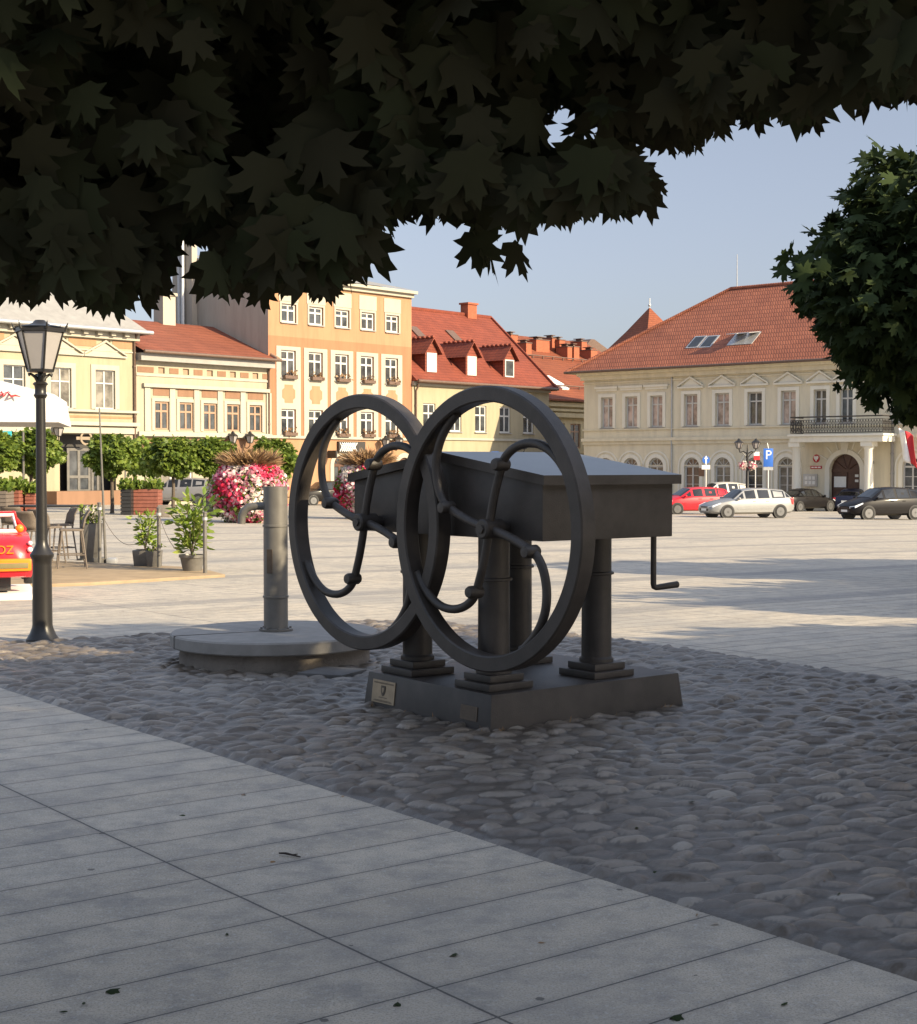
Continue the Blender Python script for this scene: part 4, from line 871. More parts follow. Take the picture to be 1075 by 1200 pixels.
q = MB(); q.add([(0, 1.2, sh_[2]), (tR-.2, 1.2, sh_[2]), (tR-.2, 1.2, sh_[3]+.3), (0, 1.2, sh_[3]+.3)], [(0, 1, 2, 3)]); sf = q.build('shopfront', M['dark_shop'], ha, fix=False)
for (l, r, t, b_, m) in ((84.5, 112, 525, 577, 'glass'), (113, 122, 525, 582, 'glass')):
    window(sf, F.rect(l, r, t, b_), M['iron2'], G, y=.5, fw=.16, tr=.35 if l < 90 else .55, mull=1 if l < 90 else 0)
bd_ = F.rect(89, 111.5, 513.5, 519.5)
q = MB(); q.box((bd_[0], -.05, bd_[2]+.2), (bd_[1], -.0, bd_[2]+.38)); m_ = (bd_[0]+bd_[1])/2
for k in range(14):
    a0, a1 = 2*math.pi*k/14, 2*math.pi*(k+1)/14; q.prism([(m_+r*math.cos(t), bd_[2]+.3+r*math.sin(t)) for r, t in ((.42, a0), (.42, a1), (.3, a1), (.3, a0))], (0, -.08, 0), (1, 0, 0), (0, 0, 1), (0, .06, 0))
sg_ = q.build('shop_sign', M['brass'], ha)
q = MB(); q.box((sh_[0]-1, -1.2, -.3), (tR+.6, -.05, .75)); q.build('brick_step', M['brownpanel'], ha)
q = MB(); rz_ = ztop+3.6
q.add([(-.4, -.7, ztop), (tR+.6, -.7, ztop), (tR-1.2, 5, rz_), (-.4, 5, rz_), (tR+.6, 10.6, ztop), (-.4, 10.6, ztop), (-.4, -.7, ztop-.12), (tR+.6, -.7, ztop-.12), (tR+.6, 10.6, ztop-.12)], [(0, 1, 2, 3), (1, 4, 2), (4, 5, 3, 2), (6, 7, 1, 0), (7, 8, 4, 1)])
q.build('roof', M['slate'], ha, fix=False)
q = MB(); q.tube([(-.4, -.78, ztop+.0), (tR+.7, -.78, ztop+.0)], .12, 8); q.build('gutter', M['zinc'], ha, smooth=50); pipe(ha, F, 156.3, 400, 575)

# --- B: low house with brown windows and red roof
F = Fac(on_row(160), U1); hb = F.thing('low_house', 'low cream house with five brown windows and a long red tiled roof', 'house')
tR = F.tz(315.5, 450)[0]; ze_ = (F.tz(165, 411)[1]+F.tz(312, 423)[1])/2; zw = (F.tz(165, 424.5)[1]+F.tz(312, 430)[1])/2
wins = F.row((181, 198, 469, 503), (292, 307, 476, 507), 5); sq = F.row((185.5, 193, 430, 437), (296, 302.8, 437.5, 444.5), 5)
gd = [[1.0, 4.2, .3, 3.4], [6.2, 8.8, .3, 3.6, 'arch'], [11, 14, .3, 3.4], [16.5, 20, .3, 3.4], [22, 25, .3, 3.4]]
gd = [g_ for g_ in gd if g_[1] < tR-.5]
wall(F, hb, [M['cream2']], .02, tR, -.5, zw, wins+sq+gd)
tb = MB(); zc1 = (F.tz(175, 451)[1]+F.tz(312, 459)[1])/2; zs1 = (F.tz(162, 503)[1]+F.tz(309, 509)[1])/2
band(tb, wins[0][0]-.9, tR-.1, zc1-.1, zc1+.12, .22); band(tb, 0, tR, zs1-.32, zs1-.05, .3); band(tb, 0, tR, zw-.9, zw-.75, .06); band(tb, 0, tR, zs1-1.9, zs1-1.6, .12)
tb.build('cornice_trim', M['trim'], hb)
for i, o in enumerate(wins): tb = MB(); surround(tb, o, .2, .05); tb.build('window_surround', M['trim'], hb)
for xx_ in [o[0]-.75 for o in wins]+[wins[-1][1]+.35]: tb = MB(); tb.box((xx_, -.09, wins[-1][2]-.1), (xx_+.4, -.003, zc1-.12)); tb.build('pilaster', M['trim'], hb)
for o, s_ in zip(wins, sq):
    z0 = o[3]+.35; q = MB(); q.box((o[0]-.1, -.03, z0), (o[1]+.1, -.002, z0+.55)); q.build('brown_panel', M['brownpanel'], hb)
for i in range(len(sq)+1):
    a = sq[i-1][1]+.35 if i else .1; b = sq[i][0]-.35 if i < len(sq) else tR-.1; q = MB(); q.box((a, -.03, sq[0][2]+.02), (b, -.002, sq[0][3]-.02)); q.build('brown_panel', M['brownpanel'], hb)
q = MB(); q.box((.1, -.03, zs1-1.4), (tR-.1, -.002, zs1-.4)); q.build('brown_band', M['brownpanel'], hb)
for o in wins: window(hb, o, M['brown_wood'], G, tr=.66, fw=.12, y=.06)
for o in sq: q = MB(); q.box((o[0], .12, o[2]), (o[1], .14, o[3])); q.build('attic_opening', M['brown_wood'], hb)
for o in gd: window(hb, o, W, CU, fw=.14, tr=.7)
q = MB(); q.box((0, -.55, zw+.002), (tR+.05, -.004, ze_-.1)); q.build('eaves_board', M['slate'], hb)
yr_ = 5.6; zr = (F.tz(150, 374, yr_)[1]+F.tz(254, 383.4, yr_)[1])/2; tr_ = F.tz(262, 383.4, yr_)[0]
q = MB(); q.add([(.05, -.8, ze_), (tR+.1, -.8, ze_), (tr_, yr_, zr), (.05, yr_, zr), (tR+.1, 11.5, ze_), (.05, 11.5, ze_), (.05, -.8, ze_-.12), (tR+.1, -.8, ze_-.12)], [(0, 1, 2, 3), (1, 4, 2), (4, 5, 3, 2), (6, 7, 1, 0)])
q.build('roof', M['tile_red'], hb, fix=False)
q = MB(); q.tube([(0, -.86, ze_-.02), (tR+.3, -.86, ze_-.02)], .1, 8); q.build('gutter', M['gutter'], hb, smooth=50); pipe(hb, F, 314, 434, 560)
ch = F.tz(193, 372, yr_)[0]; q = MB(); q.box((ch-.5, yr_-.5, zr-.4), (ch+.5, yr_+.5, zr+1.7)); q.box((ch-.6, yr_-.6, zr+1.702), (ch+.6, yr_+.6, zr+1.9)); q.build('chimney', M['trim'], hb)
q = MB(); q.tube([(tr_, yr_, zr+.05), (tR+.1, -.78, ze_+.06)], .14, 8); q.build('hip_ridge', M['brown_wood'], hb, smooth=50)

# --- C: tall apricot house
F = Fac(on_row(315), U1); hc = F.thing('apricot_house', 'tall apricot orange house with three rows of white windows', 'house')
tR = F.tz(482.5, 450)[0]; ztop = (F.tz(418, 333)[1]+F.tz(482, 341)[1])/2
r3 = F.row((330, 346.5, 356, 378), (452, 467.6, 369.5, 389.5), 5); r2 = F.row((329.6, 346, 410, 442.4), (451, 466.6, 420, 450), 5); r1 = F.row((329.6, 346, 479.6, 509), (451, 466.6, 483.5, 512), 5)
zA = (F.tz(340, 394.5)[1]+F.tz(470, 406)[1])/2; zB_ = (F.tz(330, 511.5)[1]+F.tz(470, 514)[1])/2
arch = F.rect(391, 407, 534, 586) + ['arch']; arch[2] = .2; ac = [arch[0]+6.2, arch[1]+6.4, .2, arch[3]-.1, 'arch']; ad = [arch[0]-7, arch[1]-6.6, .6, arch[3]-.2, 'arch']
sw = .42
def zc(t, z):
    if z > zA or z < zB_: return 1
    return 0
wall(F, hc, [M['peach'], M['apricot'], M['grey_render']], 0, tR, -.5, ztop, r1+r2+r3+[arch, ac, ad], zc, (zA, zB_))
tb = MB()
for a, b in zip(r2, r1):                          # pale vertical strips linking the windows
    zt = a[3]+.25; tb = MB()
    for (x0, x1, z0, z1) in ((a[0]-sw, a[0], b[2]-.2, zt), (a[1], a[1]+sw, b[2]-.2, zt), (a[0], a[1], a[3], zt), (a[0], a[1], b[3], a[2]), ): tb.box((x0, -.045, z0), (x1, -.002, z1))
    tb.build('window_strip', M['trim'], hc)
for o in r3: tb = MB(); surround(tb, o, .14, .05); tb.box((o[0]-.2, -.04, o[3]+.16), (o[1]+.2, -.002, o[3]+1.15)); tb.build('window_surround', M['trim'], hc)
for a, b in zip(r2, r1):
    m = (a[0]+a[1])/2; hwd = (a[1]-a[0])*.44; z0, z1 = b[3]+.4, a[2]-.45; k = .35
    tb = MB(); tb.prism([(m-hwd+.2, z0), (m+hwd-.2, z0), (m+hwd-.2, z0+k*.6), (m+hwd, z0+k), (m+hwd, z1-k), (m+hwd-.2, z1-k*.6), (m+hwd-.2, z1), (m-hwd+.2, z1), (m-hwd+.2, z1-k*.6), (m-hwd, z1-k), (m-hwd, z0+k), (m-hwd+.2, z0+k*.6)], (0, -.06, 0), (1, 0, 0), (0, 0, 1), (0, .012, 0)); tb.build('oval_panel', M['apricot'], hc)
tb = MB(); band(tb, 0, tR, zB_-.12, zB_+.06, .16); tb.build('string_course', M['trim'], hc)
tb = MB(); band(tb, -.1, tR+.15, ztop-.25, ztop-.05, .5); band(tb, 0, tR+.05, ztop-.5, ztop-.25, .22); tb.build('cornice_trim', M['trim'], hc)
for o in (arch, ac, ad): tb = MB(); surround(tb, o, .33, .06); tb.build('door_surround', M['trim'], hc)
for o in r1+r2+r3: window(hc, o, W, G, fw=.12, tr=.66, sill=.12)
for o in r1+r2:
    m = (o[0]+o[1])/2; k = 46; P = np.stack([rng.uniform(m-.55, m+.55, k), rng.uniform(-.34, -.1, k), rng.uniform(o[2]-.02, o[2]+.42, k)], 1)
    q = MB(); q.box((m-.55, -.36, o[2]-.07), (m+.55, -.06, o[2]+.14)); fb = q.build('flower_box', M['gutter'], hc); leaf_mesh('geranium', QUADL, P, rdir(k), rdir(k), rng.uniform(.14, .24, k), rng.uniform(0, .6, k), M['dry'], fb)
for o in (arch, ac, ad): window(hc, o, M['door_wood'], G, fw=.16, y=.1)
q = MB(); s_ = F.rect(395, 426, 517.5, 530.5); q.box((s_[0], -.2, s_[2]), (s_[1], -.004, s_[3])); sg = q.build('shop_sign', M['dark_shop'], hc); sg['label'] = 'dark shop sign with white interlaced ornament'
q = MB(); n = 7
for k in range(n):                                # interlaced white ornament
    x = s_[0]+.3+(s_[1]-s_[0]-.6)*k/(n-1)*.62; zz = (s_[2]+s_[3])/2
    for s2 in (-1, 1): q.tube([(x-.22, -.215, zz-s2*.3), (x, -.225, zz+s2*.05), (x+.22, -.215, zz+s2*.3)], .035, 5)
q.build('sign_ornament', M['white'], sg, smooth=40)
q = MB(); s2 = F.rect(383, 387, 528, 537); q.box((s2[0], -.9, s2[2]), (s2[0]+.12, -.1, s2[3])); q.build('hanging_sign', M['black'], hc)
q = MB(); yb = 9.5; zl_ = ztop+2.2
q.add([(-.03, 0, ztop), (tR+.05, -.45, ztop), (tR+.05, yb, zl_), (-.03, yb, zl_), (-.03, -.45, ztop)], [(4, 1, 2, 3)]); q.add([(tR+.03, 0, ztop-.2), (tR+.03, yb, ztop-.2), (tR+.03, yb, zl_)], [(0, 1, 2)])
q.build('roof', M['slate'], hc, fix=False)
q = MB(); q.add([(-.02, .2, ztop-.3), (-.02, yb, ztop-.3), (-.02, yb, zl_-.05), (-.02, .2, ztop+.02)], [(0, 1, 2, 3)]); q.build('gable_wall', M['grey_render'], hc, fix=False)
for yy, hh_, w2 in ((8.8, 1.5, .5), (7.6, 2.0, .42)):
    q = MB(); q.box((-.5, yy-w2, 2), (-.04, yy+w2, zl_+hh_)); 
    q.box((-.58, yy-w2-.08, zl_+hh_+.002), (.06, yy+w2+.08, zl_+hh_+.2)); q.build('chimney', M['grey_render'], hc)
for yy in (7.9, 8.25):
    q = MB(); q.tube([(-.72, yy, 4), (-.72, yy, zl_+2.4)], .13, 8); q.build('flue_pipe', M['zinc'], hc, smooth=40)
q = MB(); q.tube([(-.3, 7.9, zl_+2.1), (-.3, 7.9, zl_+4.3)], .05, 6); q.lathe([(.18, zl_+3.6), (.3, zl_+3.75), (.18, zl_+3.9)], 10, (-.3, 7.9, 0)); q.build('mast', M['zinc'], hc, smooth=40)

# --- D: yellow house with dormers
F = Fac(on_row(483), U1); hd = F.thing('dormer_house', 'pale yellow house with three dormers in its steep red roof', 'house')
tR = F.tz(643.5, 500)[0]; ze_ = (F.tz(483, 446)[1]+F.tz(642, 456.5)[1])/2
wins = F.row((496.5, 510, 473.2, 505), (613, 626, 477.5, 508), 5)
wl = [[tR*(k+.5)/6-.8, tR*(k+.5)/6+.8, .3, 3.2] for k in range(6)]
wall(F, hd, [M['cream']], .02, tR, -.5, ze_, wins+wl)
zs1 = (F.tz(514, 513.8)[1]+F.tz(631, 515.3)[1])/2
tb = MB(); band(tb, 0, tR, zs1-.12, zs1+.05, .12); band(tb, 0, tR, ze_-.3, ze_-.02, .2); tb.build('cornice_trim', M['trim'], hd)
for o in wins: window(hd, o, W, G, fw=.11, tr=.64, sill=.12)
for o in wl: window(hd, o, M['door_wood'], G, fw=.12)
pipe(hd, F, 486.5, 458, 560)
yr_ = 7.0; zr = (F.tz(483, 362.8, yr_)[1]+F.tz(575, 371.7, yr_)[1])/2; tr_ = F.tz(575, 371.7, yr_)[0]; ov = .55
q = MB(); q.add([(0, -ov, ze_), (tR+.35, -ov, ze_), (tr_, yr_, zr), (0, yr_, zr), (tR+.35, 14.5, ze_), (0, 14.5, ze_), (0, -ov, ze_-.14), (tR+.35, -ov, ze_-.14), (tR+.35, 14.5, ze_-.14)], [(0, 1, 2, 3), (1, 4, 2), (4, 5, 3, 2), (6, 7, 1, 0), (7, 8, 4, 1), (0, 3, 5)])
rf = q.build('roof', M['tile_brown'], hd, fix=False)
sl = (zr-ze_)/(yr_+ov)
def roof_y(z): return (z-ze_)/sl-ov
for px0_, px1_, t_, b_ in ((500, 511.3, 413.5, 436), (547.5, 558, 417.5, 440), (591.5, 602, 421.5, 442)):
    zc0 = F.tz((px0_+px1_)/2, b_, 0.6)[1]; yf = roof_y(zc0-.05); o = F.rect(px0_, px1_, t_, b_, yf); a, b = o[0]-.14, o[1]+.14; zt = o[3]+.12; m = (a+b)/2; zp = zt+.9
    q = MB(); q.add([(a, yf, zc0-.1), (b, yf, zc0-.1), (b, yf, zt), (m, yf, zp), (a, yf, zt), (a, roof_y(zt)+.3, zt), (b, roof_y(zt)+.3, zt), (m, roof_y(zp)+.3, zp)], [(0, 1, 2, 3, 4), (0, 4, 5), (1, 6, 2)])
    dm = q.build('dormer', M['tile_brown'], hd, fix=False)
    q = MB()
    for s_ in (-1, 1):
        e_ = a-.32 if s_ < 0 else b+.32; ez = zt-.22
        q.add([(e_, yf-.3, ez), (m, yf-.3, zp+.1), (m, roof_y(zp+.1)+.3, zp+.1), (e_, roof_y(ez)+.3, ez), (e_, yf-.3, ez-.1), (m, yf-.3, zp)], [(0, 1, 2, 3) if s_ > 0 else (3, 2, 1, 0), (0, 4, 5, 1)])
    for k in range(7): yy = yf-.25+(roof_y(zp)-yf)*k/6.5; q.tube([(m, yy, zp+.14), (m, yy+.25, zp+.14)], .12, 6)
    q.build('dormer_roof', M['tile_brown'], dm, fix=False)
    window(dm, o, W, M['white'] if px0_ < 580 else G, y=yf-.06, fw=.1, mull=0, tr=None)
for r_ in ((486, 494, 384, 394.5), (528, 537.5, 389, 398.5)):
    yy = 4.3; t0, z0 = F.tz(r_[0], r_[3], yy); zc0 = ze_+sl*(yy+ov); q = MB()
    cx = F.tz((r_[0]+r_[1])/2, (r_[2]+r_[3])/2, yy)[0]; zz = F.tz((r_[0]+r_[1])/2, (r_[2]+r_[3])/2, yy)[1]; yy = roof_y(zz); nn = Vector((0, -sl, 1)).normalized(); up = Vector((0, 1, sl)).normalized()
    q.prism([(-.45, -.65), (.45, -.65), (.45, .65), (-.45, .65)], (cx, yy-nn.y*0, zz), (1, 0, 0), up, nn*.1); q.build('skylight', M['gutter'], hd)
ct = F.tz(549.5, 366, yr_)[0]; q = MB(); q.box((ct-.55, yr_-.4, zr-.3), (ct+.55, yr_+.4, zr+.85)); q.box((ct-.65, yr_-.5, zr+.852), (ct+.65, yr_+.5, zr+1.0)); q.build('chimney', M['brick'], hd)
q = MB(); q.tube([(0, -ov-.08, ze_), (tR+.4, -ov-.08, ze_)], .11, 8); q.build('gutter', M['gutter'], hd, smooth=50)
q = MB(); q.tube([(tR+.35, -ov, ze_+.05), (tr_, yr_, zr+.05), (0, yr_, zr+.06)], .14, 6); q.build('ridge_tiles', M['tile_brown'], hd, smooth=50)

# --- E: orange roofed house behind the corner
F = Fac(on_row(645), U1); F.A = F.A + F.v*1.0; he = F.thing('orange_roof_house', 'yellow house with bright orange roof and a crowd of chimneys', 'house')
tR = F.tz(712, 500)[0]+14; ze_ = (F.tz(646, 466.5)[1]+F.tz(684, 470.5)[1])/2
o1 = F.rect(651, 662, 495, 530); o2 = F.rect(668.7, 680.6, 496.6, 525.5); o1[2] = o2[2]; o1[3] = o2[3]
wall(F, he, [M['yellow']], .02, tR, -.5, ze_, [o1, o2, [1, 3, .3, 3], [5, 7, .3, 3]], depth=22)
tb = MB()
for py, h, o in ((474.5, .35, .25), (481, .2, .18), (487, .35, .3)): z = F.tz(670, py)[1]; band(tb, 0, tR, z-h/2, z+h/2, o)
z = F.tz(670, 529)[1]; band(tb, 0, tR, z-.15, z+.1, .2); tb.build('cornice_trim', M['yellow'], he)
for o in (o1, o2, [1, 3, .3, 3], [5, 7, .3, 3]): window(he, o, M['brown_wood'], G, fw=.11)
yr_ = 13.0; zr = F.tz(640, 396.5, yr_)[1]; tl_ = -11.0
q = MB(); q.add([(tl_, -.5, ze_), (tR, -.5, ze_), (tR, yr_, zr), (tl_, yr_, zr), (tR, 26, ze_), (tl_, 26, ze_), (tl_, -.5, ze_-.14), (tR, -.5, ze_-.14)], [(0, 1, 2, 3), (4, 5, 3, 2), (6, 7, 1, 0), (0, 3, 5)]); q.build('roof', M['tile_orange'], he, fix=False)
sl = (zr-ze_)/(yr_+.5)
for px, top, bot, w2 in ((602, 391, 408, .75), (619, 400.5, 418, .6), (635.5, 397, 412, 1.55), (649.5, 395, 411, .65), (658, 397, 414, .65), (667, 405, 421, .55), (675, 405, 422, .65), (684, 399, 414, .65), (695.5, 409, 424, .8)):
    yy = 9.0; w2 *= .62
    for _ in range(8): zz = F.tz(px, bot, yy)[1]; yy = (zz-ze_)/sl-.5
    t, zt = F.tz(px, top, yy)
    q = MB(); q.box((t-w2, yy-.1, zz-.5), (t+w2, yy+1.2, zt-.14)); cb = q.build('chimney', M['brick'], he); q = MB(); q.box((t-w2-.05, yy-.15, zt-.138), (t+w2+.05, yy+1.25, zt-.06)); q.box((t-w2*.3, yy+.2, zt-.058), (t+w2*.3, yy+.8, zt+.14)); q.box((t-w2*.7, yy+.05, zt+.142), (t+w2*.7, yy+1.0, zt+.2)); q.build('chimney_cap', M['gutter'], cb)
for px, py in ((648, 446.5), (654, 452.5), (690, 446)):
    zz = F.tz(px, py, 3)[1]; yy = (zz-ze_)/sl-.5; t = F.tz(px, py, yy)[0]; nn = Vector((0, -sl, 1)).normalized(); up = Vector((0, 1, sl)).normalized()
    q = MB(); q.prism([(-.45, -.9), (.45, -.9), (.45, .9), (-.45, .9)], (t, yy, zz), (1, 0, 0), up, nn*.14); q.build('skylight', M['white'], he)
for zz_ in (.16, .62):
    z = ze_+(zr-ze_)*zz_; yy = (z-ze_)/sl-.5; q = MB(); q.tube([(tl_+1, yy-.1, z+.22), (tR, yy-.1, z+.22)], .05, 5)
    for k in range(24): t = tl_+1+(tR-tl_-1)*k/23; q.box((t-.04, yy-.12, z-.05), (t+.04, yy-.04, z+.2))
    q.build('snow_guard', M['gutter'], he)
q = MB(); t0, z0 = F.tz(693, 399, 18); t1, z1 = F.tz(722, 416, 18); q.prism([(t0-.8, z0-.5), (t0, z0+.15), (t0+.6, z0+.15), (t1, z1), (t1, z1-2.5), (t0-.8, z1-2.5)], (0, 18, 0), (1, 0, 0), (0, 0, 1), (0, 6, 0)); q.build('rear_roof', M['gutter'], he)

# --- spire behind
Yt = 150.0; ap = at(761.5, 360, Yt); zb_ = at(745, 409, Yt).z
F = Fac((ap.x, ap.y), U1); te = F.thing('tower', 'pointed red tower roof behind the town hall', 'tower')
zap, zbs = ap.z-F.zg, zb_-F.zg
q = MB(); h1 = 2.9; zm = zbs+(zap-zbs)*.42; hm = h1*.50; a4 = math.radians(-15)
rot = lambda x, y: (x*math.cos(a4)-y*math.sin(a4), x*math.sin(a4)+y*math.cos(a4))
c4 = [(-1, -1), (1, -1), (1, 1), (-1, 1)]
q.add([(*rot(x*h1*1.22, y*h1*1.22), zbs-.7) for x, y in c4] + [(*rot(x*hm*1.15, y*hm*1.15), zm) for x, y in c4] + [(0, 0, zap)], [(i, (i+1) % 4, 4+(i+1) % 4, 4+i) for i in range(4)] + [(4+i, 4+(i+1) % 4, 8) for i in range(4)]); q.build('spire', M['tile_orange'], te, fix=False)
q = MB(); q.add([(*rot(x*h1*.98, y*h1*.98), z) for z in (0, zbs-.4) for x, y in c4], [(i, (i+1) % 4, 4+(i+1) % 4, 4+i) for i in range(4)]); q.build('shaft', M['grey_render'], te, fix=False)
q = MB(); q.tube([(0, 0, zap-.2), (0, 0, zap+.9)], .06, 6); q.ball((0, 0, zap+.2), .16, 8); q.build('finial', M['zinc'], te, smooth=40)
# --- F: town hall
C0 = at(684.5, 545, 112.0); F = Fac((C0.x, C0.y), U2)
th = F.thing('town_hall', 'long beige town hall with red hipped roof, arched ground floor windows and balcony', 'town hall')
TL = F.tz(1120, 500)[0]; ze_ = (F.tz(690, 436.5)[1]+F.tz(918, 424.5)[1])/2
up3 = F.row((704.7, 718.7, 465, 502), (762.4, 777, 463.7, 500.5), 3); up4 = F.row((802, 818, 462, 499), (915.7, 933.3, 458, 497), 4); z0 = (up3[0][2]+up4[0][2])/2; z1 = (up3[0][3]+up4[0][3])/2
upb = [F.rect(954, 969, 459, 497), F.rect(984.5, 1000, 458, 497), F.rect(1048, 1066, 455, 496)]
for o in up3+up4+upb: o[2], o[3] = z0, z1
ar = [F.rect(704, 716, 536, 580), F.rect(733, 745.5, 536, 580), F.rect(763, 775, 536, 580), F.rect(805, 816.8, 536, 580), F.rect(840.7, 853.3, 536, 580), F.rect(878, 891, 536, 580), F.rect(916, 927.5, 536, 580), F.rect(1060, 1078, 534.5, 580)]
az = F.rect(840.7, 853.3, 536, 578)[2:]; wd = 1.28
ar = [[(o[0]+o[1])/2-wd/2, (o[0]+o[1])/2+wd/2, az[0], az[1], 'arch'] for o in ar]
dr = F.rect(972.6, 1008.5, 532, 590) + ['arch']; dr[2] = .15
wall(F, th, [M['townhall']], 0, TL, -.5, ze_, up3+up4+upb+ar+[dr], depth=16, reveal=.3)
tb = MB(); zc1 = (F.tz(684, 503.5)[1]+F.tz(926, 498.5)[1])/2; zc2 = (F.tz(684, 516)[1]+F.tz(920, 512)[1])/2; zsp = F.tz(900, 544.7)[1]
band(tb, -.06, TL, zc1-.1, zc1, .1); band(tb, -.12, TL, zc2-.12, zc2+.1, .22); band(tb, -.06, TL, zc2-.36, zc2-.122, .1); band(tb, -.02, dr[0]-1.2, zsp-.06, zsp, .03)
band(tb, -.3, TL, ze_-.3, ze_-.03, .55); band(tb, -.15, TL, ze_-.62, ze_-.302, .28); band(tb, -.06, TL, F.tz(800, 443.5)[1]-.1, F.tz(800, 443.5)[1], .08); band(tb, -.05, TL, -.4, .7, .06)
tb.build('cornice_trim', M['townhall'], th)
for o in up3+up4+upb:
    tb = MB(); surround(tb, o, .24, .07)
    if o in up3: tb.box((o[0]-.5, -.2, o[3]+.62), (o[1]+.5, -.003, o[3]+.78)); tb.box((o[0]-.4, -.1, o[3]+.45), (o[1]+.4, -.003, o[3]+.618))
    else: pediment(tb, o[0]-.5, o[1]+.5, o[3]+.42, .85, .2, .12)
    tb.build('window_surround', M['town_trim'], th)
for o in ar: tb = MB(); surround(tb, o, .26, .05); surround(tb, [o[0]-.4, o[1]+.4, o[2], o[3]+.4, 'arch'], .12, .04); tb.build('arch_surround', M['town_trim'], th)
tb = MB(); surround(tb, dr, .32, .09); tb.build('door_surround', M['town_trim'], th)
for i, o in enumerate(up3+up4+upb): window(th, o, W, M['pinkglass'] if i not in (5, 7, 8) else G, fw=.1, tr=.72, y=.18, sill=.08)
for i, o in enumerate(ar): window(th, o, W, G if i in (3, 5, 7) else CU, fw=.1, y=.16, bars=(.33, .66))
# door: two leaves, each with panels
dm = (dr[0]+dr[1])/2; q = MB(); Rr = (dr[1]-dr[0])/2; zc = dr[3]-Rr
q.add([(dr[0], .32, dr[2]), (dr[1], .32, dr[2])] + [(dm+Rr*math.cos(math.pi*k/16), .32, zc+Rr*math.sin(math.pi*k/16)) for k in range(17)], [tuple(range(19))])
for s in (-1, 1):
    for zz in (.12, .48): q.box((dm+s*.08, .26, dr[2]+(zc-dr[2])*zz), (dm+s*(Rr-.12), .315, dr[2]+(zc-dr[2])*(zz+.33)))
q.box((dr[0], .24, zc-.1), (dr[1], .315, zc+.1)); q.box((dm-.05, .25, dr[2]), (dm+.05, .315, zc-.102))
for t in (.2, .4, .6, .8): q.tube([(dm, .3, zc), (dm-Rr*math.cos(math.pi*t), .3, zc+Rr*math.sin(math.pi*t))], .05, 5)
do_ = q.build('door', M['door_wood'], th)
q = MB(); r_ = F.rect(976, 990, 558.5, 571); q.box((r_[0], .21, r_[2]), (r_[1], .23, r_[3])); q.build('door_notice', M['plate'], do_)
for rr in ((1000.5, 1004.5, 556, 559), (1000.5, 1004.5, 562, 565)): r_ = F.rect(*rr); q = MB(); q.box((r_[0], .21, r_[2]), (r_[1], .23, r_[3])); q.build('door_label', M['plate'], do_)
# wall marks: emblem, red plate, notice board, brown plates, small camera
r_ = F.rect(953.6, 961, 532.5, 542); q = MB(); cx, cz = (r_[0]+r_[1])/2, (r_[2]+r_[3])/2; hw, hh_ = (r_[1]-r_[0])/2, (r_[3]-r_[2])/2
q.prism([(cx+hw*math.cos(2*math.pi*k/18), cz+hh_*math.sin(2*math.pi*k/18)) for k in range(18)], (0, -.06, 0), (1, 0, 0), (0, 0, 1), (0, .05, 0)); em = q.build('oval_emblem', M['red'], th)
q = MB(); eg = [(0, .75), (.12, .6), (.15, .45), (.55, .7), (.75, .35), (.65, -.1), (.4, -.3), (.2, -.2), (.22, -.5), (.1, -.75)]; eg = eg + [(-x, y) for x, y in reversed(eg) if x > 0]
q.prism([(cx+x*hw, cz+y*hh_) for x, y in eg], (0, -.075, 0), (1, 0, 0), (0, 0, 1), (0, .012, 0)); q.build('white_eagle', M['white'], em)
r_ = F.rect(950.5, 963.5, 546, 549.2); q = MB(); q.box((r_[0], -.05, r_[2]), (r_[1], -.004, r_[3])); rp = q.build('red_name_plate', M['red'], th)
q = MB()
for f0, f1 in ((.08, .3), (.36, .62), (.68, .92)): a, b = r_[0]+(r_[1]-r_[0])*f0, r_[0]+(r_[1]-r_[0])*f1; q.box((a, -.056, (r_[2]+r_[3])/2-.04), (b, -.049, (r_[2]+r_[3])/2+.04))
q.build('plate_lettering', M['white'], rp)
r_ = F.rect(942.3, 958.5, 555.5, 570); q = MB(); q.box((r_[0], -.12, r_[2]), (r_[1], -.004, r_[3])); nb = q.build('notice_board', M['zinc'], th)
q = MB()
for i in range(3):
    for j in range(2): a = r_[0]+.1+(r_[1]-r_[0]-.2)*i/3; c = r_[2]+.1+(r_[3]-r_[2]-.2)*j/2; q.box((a+.04, -.128, c+.04), (a+(r_[1]-r_[0]-.2)/3-.04, -.119, c+(r_[3]-r_[2]-.2)/2-.05))
q.build('posted_sheets', M['plate'], nb)
r_ = F.rect(819.5, 826, 548.5, 558); q = MB(); q.box((r_[0], -.06, r_[2]), (r_[1], -.004, r_[3])); q.build('brown_board', M['brownpanel'], th)
r_ = F.rect(1023, 1024.5, 540, 543.5); q = MB(); q.box((r_[0], -.3, r_[2]), (r_[1], -.004, r_[3])); q.build('camera', M['black'], th)
